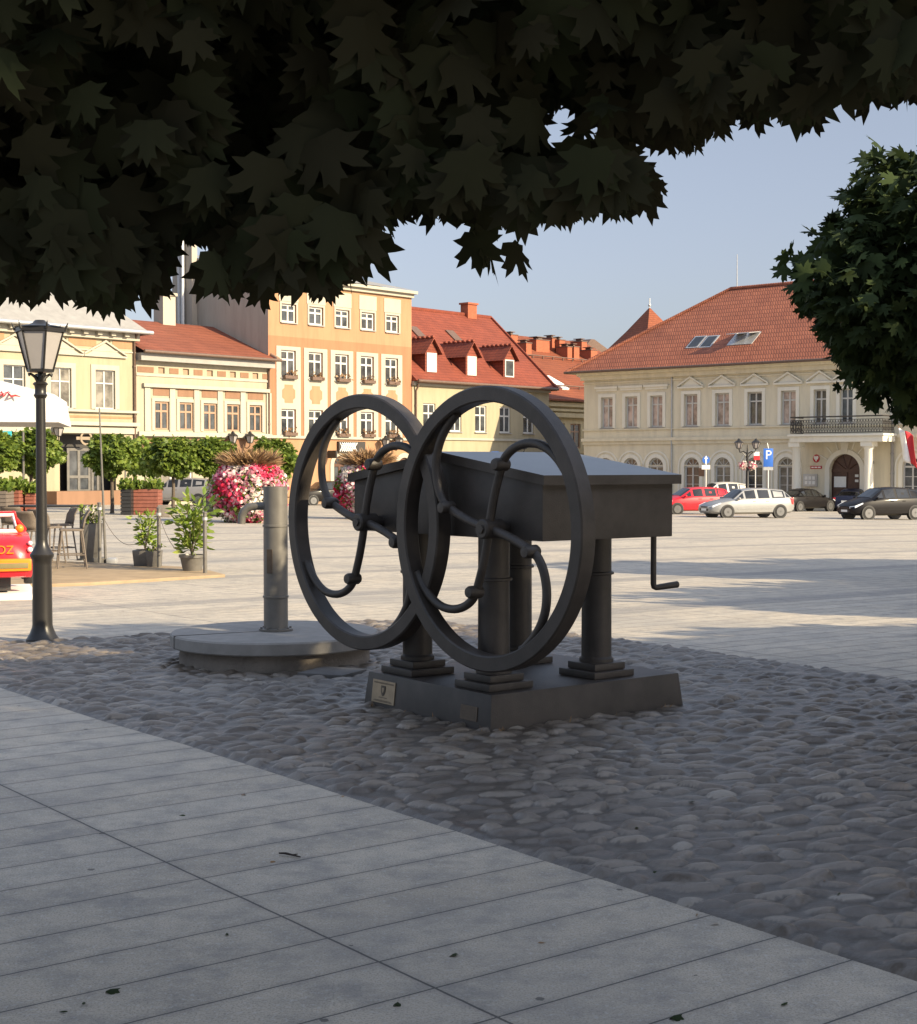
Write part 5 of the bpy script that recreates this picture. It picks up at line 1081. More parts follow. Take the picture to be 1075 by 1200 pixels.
# portico with balcony
PD = 2.0; pL = F.tz(925.5, 513, -PD)[0]; pR = F.tz(1035, 513, -PD)[0]; zt = F.tz(980, 508.5, -PD)[1]; zb2 = F.tz(980, 517.8, -PD)[1]
q = MB(); q.box((pL-.1, -PD-.12, zt-.14), (pR+.1, -.25, zt)); q.box((pL, -PD, zb2), (pR, -.25, zt-.142)); po = q.build('portico_slab', M['town_trim'], th, bevel=.02)
for l, r in ((925.5, 935.5), (1010, 1020.5)):
    a = F.tz(l, 550, -PD+.1)[0]; b = F.tz(r, 550, -PD+.1)[0]; m = (a+b)/2; rr = .34
    q = MB(); q.box((m-rr-.06, -PD+.05, 0), (m+rr+.06, -PD+.2+2*rr, .3)); q.lathe([(rr, .3), (rr*.88, .4), (rr*.82, zb2-.5), (rr, zb2-.4), (rr, zb2-.3)], 20, (m, -PD+.12+rr, 0)); q.box((m-rr-.05, -PD+.06, zb2-.298), (m+rr+.05, -PD+.19+2*rr, zb2-.002)); q.build('portico_column', M['town_trim'], th, smooth=35)
rl = MB(); h = F.tz(980, 488, -PD)[1]-zt; y0 = -PD+.04
def rail(p, q_):
    p, q_ = Vector(p), Vector(q_); n = max(2, int((q_-p).length/.19))
    rl.tube([p+Vector((0, 0, h)), q_+Vector((0, 0, h))], .045, 6); rl.tube([p+Vector((0, 0, .1)), q_+Vector((0, 0, .1))], .03, 6); rl.tube([p+Vector((0, 0, h-.2)), q_+Vector((0, 0, h-.2))], .02, 5)
    for i in range(n):
        a, b = p.lerp(q_, i/n), p.lerp(q_, (i+1)/n); m = a.lerp(b, .5)
        rl.tube([a+Vector((0, 0, .1)), a+Vector((0, 0, h-.2))], .018, 4); rl.tube([a+Vector((0, 0, .15)), m+Vector((0, 0, h*.28)), b+Vector((0, 0, h*.45)), m+Vector((0, 0, h*.62)), a+Vector((0, 0, h-.22))], .014, 4); rl.tube([b+Vector((0, 0, .15)), m+Vector((0, 0, h*.28)), a+Vector((0, 0, h*.45)), m+Vector((0, 0, h*.62)), b+Vector((0, 0, h-.22))], .014, 4)
rail((pL+.05, y0, zt), (pR-.05, y0, zt)); rail((pL+.05, y0, zt), (pL+.05, -.3, zt)); rail((pR-.05, y0, zt), (pR-.05, -.3, zt)); rl.build('balcony_railing', M['iron'], th, fix=False)
q = MB()
for k in range(9):                                # wedge stones over the door
    a = math.pi*(k+.5)/9; 
    if 0.1 < a/math.pi < .9: q.prism([(dm+r*math.cos(a+s*.03), zc+r*math.sin(a+s*.03)) for r, s in ((Rr+.36, -1), (Rr+.95, -.7), (Rr+.95, .7), (Rr+.36, 1))], (0, -.05, 0), (1, 0, 0), (0, 0, 1), (0, .047, 0))
q.prism([(dm-.2, zc+Rr+.1), (dm+.2, zc+Rr+.1), (dm+.3, zc+Rr+1.0), (dm-.3, zc+Rr+1.0)], (0, -.14, 0), (1, 0, 0), (0, 0, 1), (0, .138, 0)); q.build('keystones', M['town_trim'], th)
# roof
yr_ = 8.0; tl_, zr = F.tz(857, 339, yr_); ov = .9; t_off = F.tz(667.5, 437, -ov)[0]
q = MB(); q.add([(-1.0, -ov, ze_), (TL, -ov, ze_), (TL, yr_, zr), (tl_, yr_, zr), (-1.0, 17, ze_), (TL, 17, ze_), (-1.0, -ov, ze_-.1), (TL, -ov, ze_-.1), (-1.0, 17, ze_-.1)], [(0, 1, 2, 3), (4, 0, 3), (5, 4, 3, 2), (6, 7, 1, 0), (8, 6, 0, 4), (8, 6, 7)][:5]); q.build('roof', M['tile_hall'], th, fix=False)
q = MB(); q.add([(-1, -ov, ze_-.101), (TL, -ov, ze_-.101), (TL, 17, ze_-.101), (-1, 17, ze_-.101)], [(0, 3, 2, 1)]); q.build('soffit', M['townhall'], th, fix=False)
q = MB(); q.tube([(-1.08, 17, ze_-.02), (-1.08, -ov-.08, ze_-.02), (TL, -ov-.08, ze_-.02)], .1, 8); q.build('gutter', M['gutter'], th, smooth=50)
q = MB(); q.tube([(-1.0, -ov, ze_+.05), (tl_, yr_, zr+.06), (TL, yr_, zr+.06)], .13, 6); q.build('ridge_tiles', M['tile_hall'], th, smooth=50)
sl = (zr-ze_)/(yr_+ov); nn = Vector((0, -sl, 1)).normalized(); up = Vector((0, 1, sl)).normalized()
for px, py, op_ in ((817, 402.5, 0), (832, 402, 0), (865.5, 399, 1), (880, 398, 1)):
    t, z = F.tz(px, py, 3.2); yy = (z-ze_)/sl-ov; t, z = F.tz(px, py, yy); q = MB()
    q.prism([(-.5, -.8), (.5, -.8), (.5, .8), (-.5, .8)], Vector((t, yy, z))+nn*.02, (1, 0, 0), up, nn*.13); sk = q.build('skylight', M['zinc'], th)
    q = MB(); bs = Vector((t, yy, z))+nn*.16; u2 = up if not op_ else (up*math.cos(.55)-nn*-math.sin(.55)).normalized(); b0 = bs + (up*.72 if op_ else Vector((0, 0, 0)))
    if op_: u3 = (up*math.cos(.6) - nn*math.sin(.6)); q.prism([(-.42, -1.44), (.42, -1.44), (.42, 0), (-.42, 0)], bs+up*.72, (1, 0, 0), (up*math.cos(.5)-nn*math.sin(.5)), (0, 0, .05))
    else: q.prism([(-.38, -.66), (.38, -.66), (.38, .66), (-.38, .66)], bs, (1, 0, 0), up, nn*.012)
    q.build('skylight_pane', M['carglass'] if not op_ else M['zinc'], sk)
ta, zA_ = F.tz(864, 339, yr_); _, zB2 = F.tz(864, 298, yr_); q = MB(); q.tube([(ta, yr_, zA_-.2), (ta, yr_, zB2)], [.05, .03], 6); q.build('antenna', M['zinc'], th, smooth=40)
pipe(th, F, 1047, 520, 590, .1, .14, 'slate')
t, z = F.tz(700, 500); q = MB(); tt = F.tz(788, 500)[0]; q.tube([(tt, -.08, ze_-.65), (tt, -.08, .2)], .06, 8); q.build('lightning_rod', M['zinc'], th, smooth=40)
# flag on the town hall
fl = F.tz(1059, 520, -.2); fo = F.world(fl[0], -.25, fl[1]); f = thing('flag', 'white and red flag hanging from the town hall wall at the right edge', 'flag', fo, F.rz)
q = MB(); q.tube([(0, .2, -.3), (.1, -.9, 1.1)], .03, 6); q.build('pole', M['brown_wood'], f, smooth=40)
def cloth(u0, u1, nm, m):
    q = MB(); vs_ = []; nu, nv = 6, 10
    for j in range(nv+1):
        for i in range(nu+1):
            u = u0+(u1-u0)*i/nu; v = j/nv; vs_.append((.05+u*1.0+.35*v, -.85+.1*math.sin(u*9+v*3), 1.05-v*2.05-u*.55-.05*math.sin(u*7)))
    q.add(vs_, [(j*(nu+1)+i, j*(nu+1)+i+1, (j+1)*(nu+1)+i+1, (j+1)*(nu+1)+i) for j in range(nv) for i in range(nu)]); o = q.build(nm, m, f, smooth=80, fix=False); o.modifiers.new('thickness', 'SOLIDIFY').thickness = .012
cloth(0, .5, 'white_band', M['white']); cloth(.5, 1.0, 'red_band', M['red'])

# ------------------------------------------------------------------ wall lanterns and street furniture of the square
def lantern(par, c, s, nm='lantern'):
    x, y, z = c; o = MB(); o.lathe([(s*.3, -s*.1), (s*.55, 0), (s*.55, s*.06), (s*.28, s*.06)], 6, c); o.lathe([(s*.9, s*1.2), (s*1.02, s*1.2), (s*.75, s*1.45), (s*.35, s*1.7), (s*.3, s*1.9), (0, s*2.15)], 6, c)
    for k in range(6): a = k*math.pi/3; o.tube([(x+s*.5*math.cos(a), y+s*.5*math.sin(a), z+s*.05), (x+s*.9*math.cos(a), y+s*.9*math.sin(a), z+s*1.22)], s*.06, 4)
    lo_ = o.build(nm, M['lamp_iron'], par, smooth=40); o = MB(); o.lathe([(s*.45, s*.06), (s*.82, s*1.2)], 6, c); o.build('glass', M['milk'], lo_, fix=False); return lo_
def wall_lantern(px, py, label, dy=-.6, F_=ROW, s=.36):
    t, z = F_.tz(px, py, dy); p = F_.world(t, dy, z); r = thing('wall_lantern', label, 'lantern', p, F_.rz, 'wall lanterns on the houses')
    lantern(r, (0, 0, 0), s); o = MB(); o.tube([(0, -dy+.0, -s*.8), (0, -dy*.4, -s*.95), (0, 0, -s*.5), (0, 0, -s*.05)], s*.09, 6); o.build('bracket', M['lamp_iron'], r, smooth=40)
wall_lantern(68.5, 511, 'black wall lantern at the left corner of the dark shopfront'); wall_lantern(452, 523, 'left one of two wall lanterns on the apricot house'); wall_lantern(467.5, 522, 'right one of two wall lanterns on the apricot house')
wall_lantern(614.5, 526, 'wall lantern on the yellow dormer house, seen through the front wheel'); wall_lantern(667.5, 523, 'wall lantern on the orange-roofed house beside the town hall', -1.2)
wall_lantern(273, 519, 'left of the two dark lanterns above the low house shop'); wall_lantern(293, 519, 'right of the two dark lanterns above the low house shop')
# slim lamp before the middle round tree
def gp_at(px, Y): p = at(px, 560, Y); return Vector((p.x, Y, gz(p.x, Y)))
b = gp_at(147, 74); sl_ = thing('slim_lamp', 'slim lamp post with small lantern before the round trees', 'street lamp', b); zt = at(147, 537, 74).z-b.z
o = MB(); o.lathe([(.16, 0), (.16, .1), (.09, .2), (.07, 1.0), (.045, 1.1), (.04, zt)], 12); o.build('post', M['iron2'], sl_, smooth=40); lantern(sl_, (0, 0, zt), .28)
# twin lamp with flower basket in the car park
b = gp_at(876, 84); z_ = lambda py: at(876, py, 84).z-b.z; X_ = lambda px: (px-876)*84/FPX
dl = thing('twin_lamp', 'double-headed black lamp with hanging flower baskets in front of the town hall', 'street lamp', b)
o = MB(); o.lathe([(.2, 0), (.2, .3), (.1, .5), (.08, z_(538)), (.05, z_(530)), (.03, z_(522)), (0, z_(520))], 14)
for s in (-1, 1): o.tube([(0, 0, z_(532)), (s*.22, 0, z_(529)), (s*.42, 0, z_(530)), (s*.48, 0, z_(526))], .035, 6); o.tube([(0, 0, z_(538)), (s*.15, 0, z_(533)), (s*.3, 0, z_(530))], .025, 5)
o.build('post', M['lamp_iron'], dl, smooth=40)
for s in (-1, 1): lantern(dl, (s*.48, 0, z_(525.5)), .27)
for s, px in ((-1, 870.5), (1, 881)):
    k = 150; c = (X_(px), 0, z_(546)); p, d, r = crown_points(k, c, (.27, .27, .25), seed=5+s); leaf_mesh('flower_basket', PENT, p, rdir(k), d, rng.uniform(.1, .16, k), np.where(rng.random(k) < .5, rng.uniform(0, .2, k), rng.uniform(.4, 1, k)), M['petal'], dl)
# parking sign, arrow sign
def sign(px, topy, Y, label, parts, pole_top):
    b = gp_at(px, Y); s = thing('road_sign', label, 'road sign', b); zz = lambda py: at(px, py, Y).z-b.z; o = MB(); o.tube([(0, .03, 0), (0, .03, zz(pole_top))], .045, 8); o.build('pole', M['steel'], s, smooth=40); return s, zz
s, zz = sign(900.5, 0, 80, 'square blue parking sign with white P on a grey pole by the car park', None, 525)
hw = .26; o = MB(); o.box((-hw, -.02, zz(547)), (hw, .01, zz(525.5))); bd = o.build('blue_board', M['blue'], s, bevel=.01); text_mesh('letter_p', 'P', .68, M['white'], bd, (0, -.024, (zz(541.5)+zz(526.5))/2+.02), (R(90), 0, 0))
o = MB(); o.box((-hw, -.02, zz(551)), (hw, .01, zz(547.3))); o.build('lower_plate', M['steel'], s); 
o = MB(); o.tube([(.0, .03, zz(525)), (-.05, .03, zz(519))], .02, 5); o.build('rod', M['steel'], s)
s, zz = sign(827.5, 0, 86, 'round blue sign with white arrow above a white plate, beside a town hall window', None, 534)
o = MB(); cz = (zz(534)+zz(544))/2; rr = (zz(534)-zz(544))/2; o.lathe([(0, -.03), (rr*.86, -.03), (rr*.9, .0)], 24, (0, 0, cz), 'y'); ds = o.build('blue_disc', M['blue'], s)
o = MB(); o.prism([(-.05, -.3), (.05, -.3), (.05, .08), (.14, .08), (0, .3), (-.14, .08), (-.05, .08)], (0, -.038, cz), (.8, 0, 0), (0, 0, .8), (0, .006, 0)); o.build('white_arrow', M['white'], ds)
o = MB(); o.box((-.24, -.02, zz(550)), (.24, .01, zz(545))); o.build('white_plate', M['plate'], s)
s, zz = sign(580.5, 0, 92, 'small blue parking sign with white P beyond the pump lid', None, 529); o = MB(); o.box((-.22, -.02, zz(538)), (.22, .01, zz(529))); bd = o.build('blue_board', M['blue'], s); text_mesh('letter_p', 'P', .45, M['white'], bd, (0, -.024, (zz(538)+zz(529))/2), (R(90), 0, 0))
b = gp_at(885.5, 86); o = MB(); zq = at(885.5, 534, 86).z-b.z
f2 = thing('small_flag', 'small white and red flag hanging beside the twin lamp', 'flag', (b.x, b.y, b.z)); o.tube([(0, .02, 0), (0, .02, zq+.3)], .025, 5); o.build('pole', M['steel'], f2)
o = MB(); o.box((-.1, -.02, zq+.0), (.22, .0, zq+.22)); o.build('white_band', M['white'], f2); o = MB(); o.box((-.1, -.022, zq-.25), (.25, .002, zq-.002)); o.build('red_band', M['red'], f2)
# ------------------------------------------------------------------ cars
PROF = {  # x (0 nose .. 1 tail), low, shoulder, top, half width at shoulder, half width at top, glass to the next station
 'wagon': [(0, .32, .52, .58, .72, .6, ''), (.025, .24, .62, .68, .86, .74, ''), (.11, .2, .76, .82, .97, .8, ''), (.265, .2, .88, .96, 1, .82, 'w'), (.40, .2, .93, 1.40, 1, .68, 's'), (.535, .2, .94, 1.46, 1, .68, ''), (.55, .2, .94, 1.46, 1, .68, 's'), (.70, .2, .95, 1.455, 1, .68, ''), (.715, .2, .95, 1.45, 1, .67, 's'), (.89, .2, .97, 1.38, .98, .64, 'w'), (.965, .24, .98, 1.03, .93, .74, ''), (1, .34, .80, .86, .84, .7, '')],
 'sedan': [(0, .32, .52, .58, .72, .6, ''), (.025, .24, .62, .68, .86, .74, ''), (.11, .2, .76, .82, .97, .8, ''), (.27, .2, .88, .95, 1, .82, 'w'), (.41, .2, .92, 1.38, 1, .66, 's'), (.53, .2, .93, 1.44, 1, .66, ''), (.545, .2, .93, 1.44, 1, .66, 's'), (.66, .2, .94, 1.39, 1, .65, 's'), (.73, .2, .95, 1.28, .99, .64, 'w'), (.86, .2, .96, 1.02, .97, .76, ''), (.97, .24, .92, .99, .92, .76, ''), (1, .34, .70, .76, .84, .7, '')],
 'hatch': [(0, .32, .54, .62, .74, .6, ''), (.03, .24, .66, .74, .87, .74, ''), (.12, .2, .80, .88, .97, .8, ''), (.24, .2, .92, 1.02, 1, .82, 'w'), (.41, .2, .97, 1.45, 1, .68, 's'), (.56, .2, .98, 1.5, 1, .68, ''), (.575, .2, .98, 1.5, 1, .68, 's'), (.75, .2, .99, 1.48, 1, .67, 's'), (.9, .2, 1.02, 1.40, .97, .64, 'w'), (.975, .26, 1.0, 1.05, .93, .74, ''), (1, .36, .80, .86, .86, .7, '')],
 'suv': [(0, .36, .66, .74, .8, .62, ''), (.03, .28, .8, .88, .9, .76, ''), (.12, .26, .92, .98, .98, .82, ''), (.26, .26, 1.0, 1.06, 1, .84, 'w'), (.38, .26, 1.03, 1.52, 1, .72, 's'), (.53, .26, 1.04, 1.59, 1, .72, ''), (.545, .26, 1.04, 1.59, 1, .72, 's'), (.72, .26, 1.06, 1.58, 1, .71, 's'), (.90, .26, 1.1, 1.53, .98, .7, 'w'), (.965, .3, 1.1, 1.16, .95, .78, ''), (1, .4, .9, .96, .88, .72, '')],
}
HN = {'wagon': 1.47, 'sedan': 1.45, 'hatch': 1.51, 'suv': 1.61}
def car(label, kind, px, py, heading, Lc, Wc, Hc, paint, group='cars parked on the square', scale=1.0):
    """px, py: the ground below the car's middle; heading: direction of its nose"""
    b = gp(px, py); c = thing('parked_car', label, 'car', b, math.atan2(heading[1], heading[0]), group)
    Lc, Wc, Hc = Lc*scale, Wc*scale, Hc*scale; ks = Hc/HN[kind]; hw = Wc/2; S = []
    for (x, lo, sh_, tp, w1, w2, gl) in PROF[kind]:
        X = Lc*(.5-x); lo, sh_, tp = lo*ks, sh_*ks, tp*ks; w = hw*w1; t = hw*w2
        half = [(w*.80, lo), (w*.965, lo+.09*ks), (w*1.0, lo+(sh_-lo)*.45), (w*.985, sh_-.07*ks), (w*.945, sh_), (t, max(tp-.055*ks, sh_+.012)), (t*.72, max(tp-.006*ks, sh_+.02)), (0, tp+.012)]
        S.append(([(X, y, z) for y, z in half], gl))
    q = MB(); n = 15; vs_ = []
    for h, _ in S: vs_ += [(p[0], -p[1], p[2]) for p in h] + [(p[0], p[1], p[2]) for p in reversed(h[:-1])]
    fs = [(j*n+i, j*n+(i+1) % n, (j+1)*n+(i+1) % n, (j+1)*n+i) for j in range(len(S)-1) for i in range(n)] + [tuple(range(n)), tuple(reversed(range((len(S)-1)*n, len(S)*n)))]
    q.add(vs_, fs); body = q.build('body', M[paint], c, smooth=38)
    def overlay(nm, pts, nrm, k=0.9, off=.008):
        P = [Vector(p) for p in pts]; m = sum(P, Vector())/len(P); nn = Vector(nrm).normalized(); P = [m+(p-m)*k+nn*off for p in P]; o = MB(); o.add(P, [tuple(range(len(P)))]); return o.build(nm, M['carglass'], c, fix=False)
    for j in range(len(S)-1):
        h0, gl = S[j]; h1, _ = S[j+1]
        if gl == 's':
            for sd in (-1, 1):
                f = lambda p: (p[0], sd*p[1], p[2]); pts = [f(h0[4]), f(h1[4]), f(h1[5]), f(h0[5])]
                nn = (Vector(pts[1])-Vector(pts[0])).cross(Vector(pts[3])-Vector(pts[0])); nn = nn if nn.y*sd > 0 else -nn
                if nn.y*sd < 0: nn = -nn
                overlay('side_window', pts if sd < 0 else pts, nn, .88)
        if gl == 'w':
            a = [(p[0], s*p[1], p[2]) for s, p in ((-1, h0[5]), (-1, h0[6]), (1, h0[7]), (1, h0[6]), (1, h0[5]))]; d = [(p[0], s*p[1], p[2]) for s, p in ((1, h1[5]), (1, h1[6]), (1, h1[7]), (-1, h1[6]), (-1, h1[5]))]
            nn = Vector((1 if j < 5 else -1, 0, .9)); A_ = [Vector(p) for p in a]; D_ = [Vector(p) for p in reversed(d)]
            o = MB(); V_ = []
            for f in (.06, .94): V_ += [(p.lerp(r, f))*1.0 + nn.normalized()*.012 for p, r in zip(A_, D_)]
            V_ = [Vector((v.x, v.y*.95, v.z)) for v in V_]; o.add(V_, [(i, i+1, 6+i, 5+i) for i in range(4)]); o.build('windscreen' if j < 5 else 'rear_window', M['carglass'], c, fix=False)
            # triangular quarter pieces beside the slope
            for sd in (-1, 1):
                f = lambda p: (p[0], sd*p[1], p[2]); pts = [f(h0[4]), f(h1[4]), f(h1[5])] if j < 5 else [f(h0[4]), f(h1[4]), f(h0[5])]
                overlay('quarter_window', pts, (0, sd, .3), .62)
    wr = .315*ks*(1.05 if kind == 'suv' else 1); 
    for xw in (.185, .815):
        for sd in (-1, 1):
            X = Lc*(.5-xw); ya = sd*(hw-.10)
            o = MB(); o.lathe([(wr*1.16, -.11), (wr*1.16, .106)], 28, (X, ya, wr), 'y'); o.build('wheel_arch', M['black'], c)
            o = MB(); o.lathe([(wr*.6, -.1), (wr*.96, -.1), (wr, -.07), (wr, .08), (wr*.96, .112), (wr*.68, .118), (wr*.66, .05)] if sd > 0 else [(wr*.6, .1), (wr*.96, .1), (wr, .07), (wr, -.08), (wr*.96, -.112), (wr*.68, -.118), (wr*.66, -.05)], 28, (X, ya, wr), 'y'); ty_ = o.build('wheel', M['tyre'], c, smooth=40)
            o = MB(); y1 = ya+sd*.112
            o.lathe([(wr*.52, -.012), (wr*.67, -.012), (wr*.67, .012), (wr*.52, .012)], 24, (X, y1, wr), 'y'); o.lathe([(0, sd*.012), (wr*.16, sd*.012), (wr*.16, -sd*.03)], 12, (X, y1, wr), 'y')
            for k in range(5):
                a = 2*math.pi*k/5+.3; o.prism([(-wr*.10, wr*.1), (wr*.10, wr*.1), (wr*.13, wr*.6), (-wr*.13, wr*.6)], (X, y1-.008, wr), (math.cos(a), 0, -math.sin(a)), (math.sin(a), 0, math.cos(a)), (0, .016, 0))
            o.build('rim', M['alloy'], ty_)
    n1 = S[1][0]; n2 = S[2][0]; r1_ = S[-2][0]; r0_ = S[-1][0]
    for sd in (-1, 1):
        p = Vector(n1[3]); r = Vector(n2[3]); f = lambda v: Vector((v[0], sd*v[1], v[2]))
        a, b_, c_, d_ = f(n1[2]), f(n1[4]), f(n2[4]), f(n2[3]); m1 = a.lerp(b_, .55); o = MB(); off = Vector((.02, sd*.012, .006))
        e1, e2 = Vector((Lc*.5-.02, sd*hw*.48, b_.z-.04)), Vector((Lc*.5-.005, sd*hw*.5, m1.z-.03))
        o.add([e1+off, b_+off, c_+off, d_.lerp(c_, .2)+off, m1+off, e2+off] + [v-Vector((.03, sd*.03, 0)) for v in (e1, b_, c_, d_, m1, e2)], [(0, 1, 4, 5), (1, 2, 3, 4), (0, 6, 7, 1), (1, 7, 8, 2), (2, 8, 9, 3), (3, 9, 10, 4), (4, 10, 11, 5), (5, 11, 6, 0)]); o.build('headlight', M['lightglass'], c, smooth=50)
        a, b_ = f(r1_[2]), f(r1_[4]); o = MB(); hh_ = .30*ks if kind in ('wagon', 'suv') else .17*ks
        q0 = f(r1_[3]); o.box((q0.x-.09*Lc/4.5, q0.y-sd*.17, q0.z-hh_+.05), (q0.x+.12, q0.y+sd*.012, q0.z+.05)); o.build('tail_light', M['taillight'], c, bevel=.015)
        o = MB(); mx = S[3][0][4]; o.ball((mx[0]-.22, sd*(hw*1.06), mx[2]+.09), (.09, .10, .07), 10); o.build('wing_mirror', M[paint], c, smooth=60)
        for xx in (.5, .66): o = MB(); o.box((Lc*(.5-xx)-.1, sd*(hw*.985), S[5][0][4][2]-.13), (Lc*(.5-xx)+.08, sd*(hw*.985+.022), S[5][0][4][2]-.10)); o.build('door_handle', M[paint], c)
        o = MB(); o.box((Lc*.2, sd*hw*.985, .46*ks), (-Lc*.22, sd*(hw*.985+.02), .49*ks)); o.build('side_moulding', M[paint], c)
    o = MB(); o.box((Lc*.5-.05, -hw*.5, .36*ks), (Lc*.5+.012, hw*.5, .47*ks)); o.box((Lc*.5-.05, -hw*.36, .52*ks), (Lc*.5+.006, hw*.36, .58*ks)); o.build('grille', M['black'], c)
    for e in (1, -1):
        o = MB(); zz = .42*ks if e > 0 else .74*ks*(1 if kind != 'sedan' else .9); o.box((e*(Lc*.5+.015), -.26, zz-.055), (e*(Lc*.5-.05), .26, zz+.055)); o.build('number_plate', M['plate'], c)
    o = MB(); o.box((-Lc*.5+.01, -hw*.8, .30*ks), (-Lc*.5+.12, hw*.8, .40*ks)); o.build('rear_bumper_strip', M['black'], c); return c
for nm, c, mt in (('paint_silver', (0.27, 0.27, 0.265), .2), ('paint_red', (0.5, 0.008, 0.018), 0), ('paint_white', (0.5, 0.48, 0.44), 0), ('paint_black', (0.008, 0.007, 0.008), 0), ('paint_blue', (0.022, 0.026, 0.05), .2), ('paint_grey', (0.22, 0.215, 0.215), .2), ('paint_brown', (0.006, 0.005, 0.0055), 0)): M[nm] = carpaint(nm, c, mt) if max(c) > .1 else simple(nm, c, 0.42, 0.06, 3, mt, spec=.12, coat=0.16)
D1 = (-0.955, -0.30)
car('silver estate car parked side-on beside the red car', 'wagon', 874, 606.5, D1, 4.57, 1.77, 1.47, 'paint_silver', scale=1.0)
car('bright red car partly hidden behind the silver estate car', 'hatch', 812, 602.5, D1, 4.2, 1.76, 1.48, 'paint_red', scale=1.0)
car('white car whose roof shows above the red car', 'hatch', 842, 597, D1, 4.3, 1.78, 1.8, 'paint_white')
car('black people carrier with its nose towards the left, at the right edge', 'hatch', 1033, 608.5, (-0.94, -0.34), 4.3, 1.78, 1.6, 'paint_black')
car('black saloon parked nose-in left of the dark blue car, tail lamps left', 'sedan', 943, 599, (.80, .60), 4.6, 1.78, 1.46, 'paint_brown')
car('dark blue saloon seen from behind, before the town hall door', 'sedan', 1000, 599, (.45, .89), 4.6, 1.8, 1.48, 'paint_blue')
car('dark car with a roof bar beyond the black people carrier', 'suv', 1075, 595.5, (-0.95, -0.3), 4.3, 1.8, 1.6, 'paint_grey')
car('grey compact off-road car parked before the low house', 'suv', 212, 592.5, (-.985, .15), 4.2, 1.78, 1.61, 'paint_grey', scale=1.02)
car('dark off-road car seen through the left wheel of the pump', 'suv', 382, 592, (-.8, -.5), 4.3, 1.8, 1.62, 'paint_brown', scale=.95)

# ------------------------------------------------------------------ trees
# 1. maple right above the viewer: its crown closes the top of the picture
OUT = [(-60, 345), (0, 348), (30, 372), (70, 330), (122, 383), (150, 340), (190, 376), (206, 318), (222, 288), (240, 340), (262, 352), (292, 366), (312, 322), (345, 335), (386, 362), (412, 338), (416, 285), (455, 278), (480, 242), (500, 262), (530, 264), (556, 272), (590, 268), (640, 272), (675, 270), (712, 262), (748, 258), (776, 244), (784, 198), (800, 188), (830, 176), (886, 152), (896, 102), (906, 98), (915, 138), (940, 160), (966, 118), (990, 98), (1020, 116), (1050, 128), (1085, 132)]
def outy(px): return np.interp(px, [a for a, _ in OUT], [b for _, b in OUT])
T0 = Vector((-2.1, 3.3, 0)); t0 = thing('maple_tree', 'shady maple whose low leafy boughs hang across the top of the view', 'tree', T0)
cc = np.array([-0.9, 4.1, 3.62]); cr = np.array([2.9, 2.3, 1.52])
N = 34000; p, d, r = crown_points(N, cc, cr, 0.06, 0.35, seed=1)
tip = np.stack([rng.normal(0, .45, N), rng.normal(0, .4, N), -1+rng.normal(0, .35, N)], 1); size = rng.uniform(.07, .135, N)
tp = p + tip/np.linalg.norm(tip, axis=1, keepdims=True)*size[:, None]
def pj(q):
    z = q[:, 2]-EYE; f = q[:, 1]*_c - z*_s; u = q[:, 1]*_s + z*_c; f = np.maximum(f, .05); return CX+FPX*q[:, 0]/f, CY-FPX*u/f
X1, Y1 = pj(tp); X2, Y2 = pj(p)
keep = (p[:, 1] > 2.35) & (np.maximum(Y1, Y2) < outy(X1) - rng.uniform(-6, 60, N)*(rng.random(N) < .8)) & (np.linalg.norm(p-np.array([0, 0, EYE]), axis=1) > 2.3)
keep |= (X1 < -160) | (X1 > 1250)
keep &= p[:, 2] > 1.95
for hx_, hy_, hr_ in ((217, 312, 24), (668, 160, 9), (767, 186, 11), (735, 225, 6), (912, 84, 10)): keep &= (np.hypot((X1+X2)/2-hx_, (Y1+Y2)/2-hy_) > hr_+34) | (rng.random(N) < .02)
p, tip, size, d = p[keep], tip[keep], size[keep], d[keep]
# the fringe: leaves hanging along the lower edge of the crown
m = 900; fx = rng.uniform(-60, 1085, m); fy = outy(fx) - np.abs(rng.normal(0, 40, m)); fY = rng.uniform(2.7, 3.9, m); q = []
for a, b, Yy in zip(fx, fy, fY): q.append(at(a, b, Yy))
q = np.array([tuple(v) for v in q]); fk = np.ones(m, bool)
for hx_, hy_, hr_ in ((217, 312, 20), (668, 160, 8), (767, 186, 9)): fk &= np.hypot(fx-hx_, fy-25-hy_) > hr_+26
q = q[fk]; m = len(q); ft = np.stack([rng.normal(0, .4, m), rng.normal(0, .3, m), -1+rng.normal(0, .25, m)], 1); fs_ = rng.uniform(.07, .135, m); q -= ft/np.linalg.norm(ft, axis=1, keepdims=True)*fs_[:, None]*.97
hx = [(590, 334, 3.2, .14, (.35, 0, -1)), (562, 326, 3.15, .10, (.1, .1, -1)), (622, 330, 3.25, .10, (.4, 0, -.9)), (566, 284, 3.2, .12, (-.1, 0, -1)), (585, 282, 3.3, .11, (.3, 0, -1)), (1063, 96, 3, .14, (.1, 0, -1)), (935, 166, 3.1, .17, (0, 0, -1)), (772, 236, 3.3, .05, (0, 0, -1))]
q2 = np.array([tuple(at(a, b, Yy)-Vector(t_).normalized()*s_) for a, b, Yy, s_, t_ in hx]); t2_ = np.array([t_ for *_, t_ in hx]); s2_ = np.array([h[3] for h in hx])
P_ = np.vstack([p, q, q2]) - np.array(T0); T_ = np.vstack([tip, ft, t2_]); S_ = np.concatenate([size, fs_, s2_]); n = len(P_)
nr = np.stack([rng.normal(0, .45, n), -np.abs(rng.normal(.9, .4, n)), rng.normal(.3, .3, n)], 1)
leaf_mesh('crown', MAPLE, P_, T_, nr, S_, rng.random(n), M['maple_shaded'], t0, fold=.3, kind=None)
